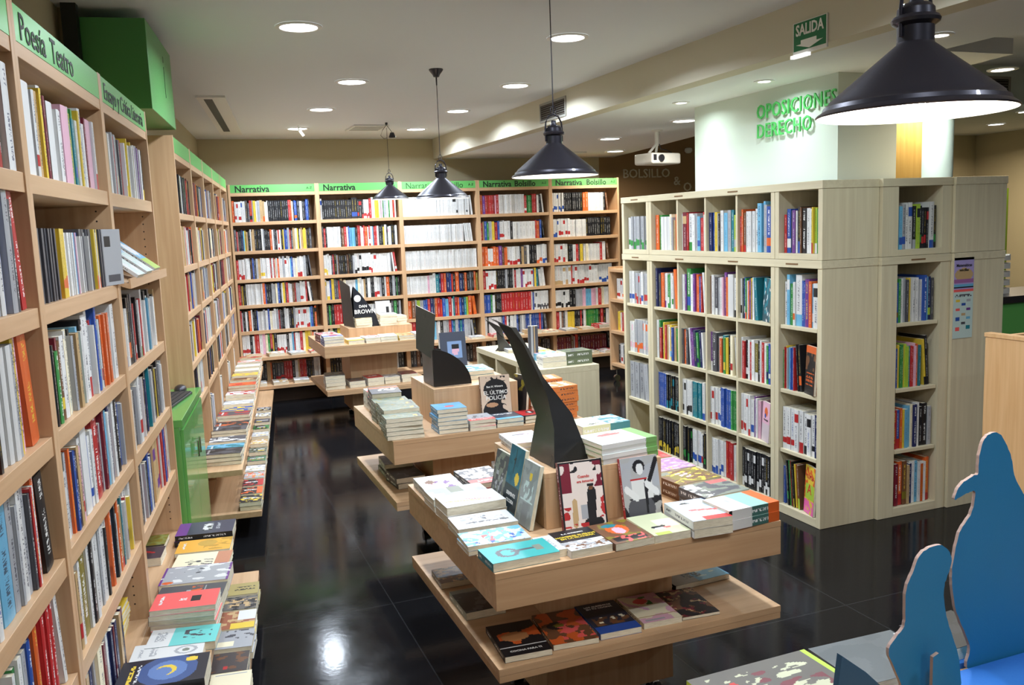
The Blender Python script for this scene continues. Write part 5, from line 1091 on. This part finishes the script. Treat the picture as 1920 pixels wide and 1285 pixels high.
# projector
pe = empty('projector', T(4.08, 6.9, ZL, R(12)), 'white projector hanging from the lower ceiling in front of the back wall', 'projector')
m = MB(); m.lathe([(.05, 0), (.05, -.01), (.022, -.014), (.022, -.12), (0, -.12)], 24); link('ceiling_mount', m.mesh('ceiling_mount', [WHITE], smooth=True), pe)
m = MB(); m.tube([(0, 0, -.11), (-.06, 0, -.165), (-.10, 0, -.20)], .011); m.tube([(0, 0, -.11), (.03, .05, -.19)], .011); link('bracket', m.mesh('bracket', [WHITE], smooth=True), pe)
m = MB(); m.box(-.17, -.12, -.30, .17, .12, -.205); bevel(link('housing', m.mesh('housing', [WHITE]), pe), .018, 3)
m = MB(); m.tube([(-.07, -.135, -.25), (-.07, -.118, -.25)], .03, 20); link('lens', m.mesh('lens', [BLACK], smooth=True), pe)
m = MB(); m.box(-.155, -.122, -.27, -.12, -.1195, -.22); link('front_grille', m.mesh('front_grille', [BLACK]), pe)
m = MB(); m.tube([(.02, 0, -.11), (.06, .02, -.16), (.13, .02, -.17), (.19, .02, -.19), (.20, .02, -.24), (.17, .02, -.27)], .004); link('cable', m.mesh('cable', [BLACK], smooth=True), pe)
m = MB(); m.lathe([(0, -.06), (.03, -.055), (.05, -.03), (.045, 0), (.03, .01), (0, .012)], 24); o = link('wall_spotlight', m.mesh('wall_spotlight', [WHITE], smooth=True), None, T(6.24, 9.79, 2.57)); tag(o, 'round white spotlight on the brown back wall', 'spotlight')
# green foam letters on the pillar
fr = Matrix.Translation((3.54, 4.76, 2.30)) @ Matrix.Rotation(-pi/2, 4, 'Z') @ UPR
sg = empty('foam_lettering', T(3.54, 4.76, 2.30), 'green raised words OPOSICIONES DERECHO on the pale pillar', 'sign')
UPL = Matrix.Rotation(-pi/2, 4, 'Z') @ UPR
for i, (tx, z, sp_) in enumerate((('OPOSICIONES', .0, .70/.70), ('DERECHO', -.118, 1))):
    me = text_mesh(tx, .125, depth=.010, bold=.0, space=1.1); xs = [v.co.x for v in me.vertices]; wd = max(xs)-min(xs)
    tgt = .715 if i == 0 else .505
    me.materials.clear(); me.materials.append(LETTER)
    link('word', me, sg, Matrix.Translation((0, 0, z)) @ UPL @ Matrix.Diagonal((tgt/wd, 1, 1, 1)))
sb = empty('wall_lettering', T(5.32, 9.85, 2.222), 'grey words BOLSILLO and O stepping down the brown back wall', 'sign')
for tx, x, z, sz in (('BOLSILLO', 0, 0, .155), ('&', .73, -.10, .155), ('O', .87, -.18, .155)):
    lettering('word', tx, sz, LETTERG, sb, Matrix.Translation((x, -.006, z)) @ UPR, depth=.012, bold=.001)
# poster on the side of the cube bookcase
po = empty('poster', T(4.095, 3.6535, 1.20), 'tall narrow purple and white poster with small cards on the bookcase side', 'poster')
m = MB(); PA = A('f', ('r',0,.58,1,1,(.36,.30,.58)), ('e',.5,.79,.45,.08,'t'), ('r',0,.68,1,.74,(.32,.12,.30)), ('r',0,.64,1,.67,'c'), ('r',0,.62,1,.64,'k'), ('r',0,.58,1,.61,'v'), ('t',.1,.52,.9,.55,'d'),
   ('r',.12,.45,.32,.49,'y'), ('r',.68,.45,.88,.49,'s'), ('r',.4,.40,.62,.44,'b'), ('r',.12,.34,.34,.38,'v'), ('r',.68,.34,.88,.38,'p'), ('r',.4,.28,.62,.32,'t'), ('r',.12,.22,.34,.27,'b'), ('r',.68,.23,.88,.27,'c'), ('r',.4,.17,.62,.21,'d'), ('r',.12,.10,.34,.14,'v'), ('r',.68,.11,.88,.15,'e'))
cover_quads(m, .145, .45, .0015, PA, 3, 24, 64); m.box(-.0725, -.225, 0, .0725, .225, .0014, CC['w']); link('sheet', m.mesh('sheet', [COVER], True), po, UPR)
lettering('lettering', 'Matemáticas', .023, BLACKTXT, po, Matrix.Translation((0, -.0022, .175)) @ UPR, align='CENTER', bold=.0005, depth=.0005)
lettering('lettering', 'sencillas', .021, BLACKTXT, po, Matrix.Translation((0, -.0022, .15)) @ UPR, align='CENTER', bold=.0005, depth=.0005)

# ------------------------------------------------------------------ right foreground
dk = empty('desk_partition', T(3.62, 1.5), 'light peach wood desk partition at the right edge of the photo', 'partition')
boxpart('front_panel', dk, 0, 0, .001, .03, 1.595, 1.08, PANEL, 2); boxpart('top_cap', dk, -.004, -.004, 1.0805, .04, 1.599, 1.10, PANEL, 1)
boxpart('side_panel', dk, .0305, 1.565, .001, .62, 1.595, 1.08, PANEL, 2)
sc_ = empty('service_counter', T(6.0, 5.10), 'green service counter with black top at the right photo edge', 'counter')
m = MB(); m.box(0, 0, 0, 2.0, .52, .93); link('counter_body', m.mesh('counter_body', [GREEN]), sc_)
m = MB(); m.box(-.02, -.03, .931, 2.02, .54, .985); link('counter_top', m.mesh('counter_top', [BLACK]), sc_)
tr = empty('letter_trays', T(6.03, 5.25, .986), 'stack of white letter trays on the green service counter', 'letter trays')
for k in range(5):
    m = MB(); z = k*.068; m.box(0, 0, z, .36, .3, z+.01); m.box(0, .0, z+.01, .012, .3, z+.05); m.box(.348, 0, z+.01, .36, .3, z+.05); m.box(0, .29, z+.01, .36, .3, z+.05); m.box(.01, 0, z+.01, .35, .012, z+.04)
    link('tray', m.mesh('tray', [WHITE]), tr)
m = MB(); m.box(0, 0, 0, .09, .08, .028); o = link('red_box', m.mesh('red_box', [plain('orange_red_card', rgb(214,70,30), .5)]), None, T(6.20, 5.30, 1.32)); tag(o, 'small orange red box on top of the white letter trays', 'box')
m = MB(); m.box(0, 0, 0, .12, .3, 1.9); o = link('lime_panel', m.mesh('lime_panel', [plain('lime_paint', rgb(128,158,40), .5)]), None, T(9.0, 7.55)); tag(o, 'narrow lime green post standing behind the service counter', 'post')

# ------------------------------------------------------------------ blue cutouts on the near right table
def cutout(name, pts, y0, th, parent):
    m = MB(); n = len(pts)
    m.v = [(x, y0, z) for x, z in pts]+[(x, y0+th, z) for x, z in pts]
    m.f = [tuple(range(n)), tuple(reversed(range(n, 2*n)))]; m.mi = [0, 0]
    for i in range(n): j = (i+1) % n; m.f.append((i, n+i, n+j, j)); m.mi.append(1)
    k = len(m.f); m.c = [(.5,)*3]*k; m.k = [None]*k; m.uv = [None]*k
    me = m.mesh(name, [BLUE, FOAMEDGE]); return link(name, me, parent)
def rough(pts, seed, amp=.0009):
    P = [Vector(p) for p in pts]; n = len(P); pts = []
    for i in range(n):
        p0, p1, p2, p3 = P[i-1], P[i], P[(i+1) % n], P[(i+2) % n]
        for k in range(4):
            t = k/4; pts.append(.5*(2*p1+(p2-p0)*t+(2*p0-5*p1+4*p2-p3)*t*t+(3*p1-p0-3*p2+p3)*t**3))
    r = random.Random(seed); out = []
    for i in range(len(pts)):
        a, b2 = Vector(pts[i]), Vector(pts[(i+1) % len(pts)]); n = max(1, int((b2-a).length/.012))
        for k in range(n):
            p = a.lerp(b2, k/n); out.append((p.x+r.uniform(-amp, amp), p.y+r.uniform(-amp, amp)))
    return out
tall = [(1.455, .7625), (1.449, .81), (1.436, .843), (1.409, .897), (1.397, .947), (1.393, .982), (1.399, 1.023), (1.411, 1.063), (1.427, 1.082), (1.442, 1.101), (1.449, 1.138), (1.435, 1.142), (1.414, 1.137), (1.395, 1.132), (1.402, 1.151), (1.418, 1.165), (1.445, 1.175), (1.455, 1.177), (1.457, 1.212), (1.466, 1.24), (1.482, 1.253), (1.507, 1.252), (1.531, 1.223), (1.544, 1.196), (1.554, 1.161), (1.57, 1.133), (1.595, 1.099), (1.62, 1.055), (1.656, .951), (1.664, .813), (1.64, .7625)]
small = [(1.21, .7625), (1.198, .826), (1.175, .874), (1.167, .904), (1.188, .927), (1.202, .94), (1.204, .967), (1.205, 1.011), (1.219, 1.04), (1.231, 1.065), (1.25, 1.079), (1.282, 1.083), (1.305, 1.068), (1.315, 1.046), (1.305, 1.02), (1.298, 1.001), (1.299, .96), (1.313, .917), (1.331, .872), (1.343, .832), (1.335, .7625)]
be = empty('animal_cutout', T(0, 0), 'tall blue foam board animal cutout with a small flipper, right foreground', 'cutout', 'blue foam board cutouts')
cutout('board', [(x, max(.7615, z)) for x, z in rough(tall, 1)], 1.25, .007, be)
be2 = empty('animal_cutout', T(0, 0), 'shorter rounded blue foam board cutout, left of the tall one', 'cutout', 'blue foam board cutouts')
cutout('board', [(x, max(.7615, z)) for x, z in rough(small, 2)], 1.18, .007, be2)
cutout('brace', [(1.242, .7625), (1.242, .885), (1.256, .890), (1.265, .876), (1.267, .7625)], 1.15, .007, be2)
bb = empty('blue_display_base', T(0, 0), 'blue foam board cradle and floor plate under the cutouts', 'display base')
o = link('cradle', sheet('cradle', [(.979, 1.12, .7625), (.985, 1.12, .85), (1.0, 1.12, .958), (1.052, 1.12, .917), (1.088, 1.12, .882), (1.14, 1.12, .83), (1.17, 1.12, .7625)], .012, BLUE).mesh('cradle', [plain('dark_blue_foam_board', rgb(16,66,96), .7)]), bb)
m = MB(); m.box(1.36, .98, .7606, 1.80, 1.245, .7725); m.box(1.36, 1.266, .7606, 1.80, 1.30, .7725); link('floor_plate', m.mesh('floor_plate', [BLUEB]), bb)
flat_book(1.29, 1.335, .215, .165, -2, .79, 1, A((.07,.08,.085), ('n',(.085,.095,.10),3,0), ('r',.97,.8,1,.9,'w')), 'd', 'large dark grey album behind the blue cutouts, lower right foreground', .76, up=0, res=HI)
flat_book(1.03, 1.335, .290, .165, 1, .792, 1, A((.085,.078,.07), ('n',(.42,.43,.30),6,.16,.1,.1,.95,.9), ('n',(.085,.078,.07),14,.15), ('n',(.12,.02,.03),5,.38,.2,.2,.9,.8), ('l',.25,.7,.36,.0,.02,'r'), ('r',.96,0,1,1,'l')), 'l', 'wide grey brown album with pale green ornament, bottom edge of the photo', .76, up=0, res=(96,60))
flat_book(1.50, 1.345, .16, .13, 3, .80, 1, A((.01,.01,.012), ('n',(.02,.02,.025),4,.1)), 'k', 'black book lying behind the tall blue cutout, lower right corner', .76, up=0, res=MD)  # book-shaped black box, darkens the shadowed gap between the cutouts

flush_books(320)
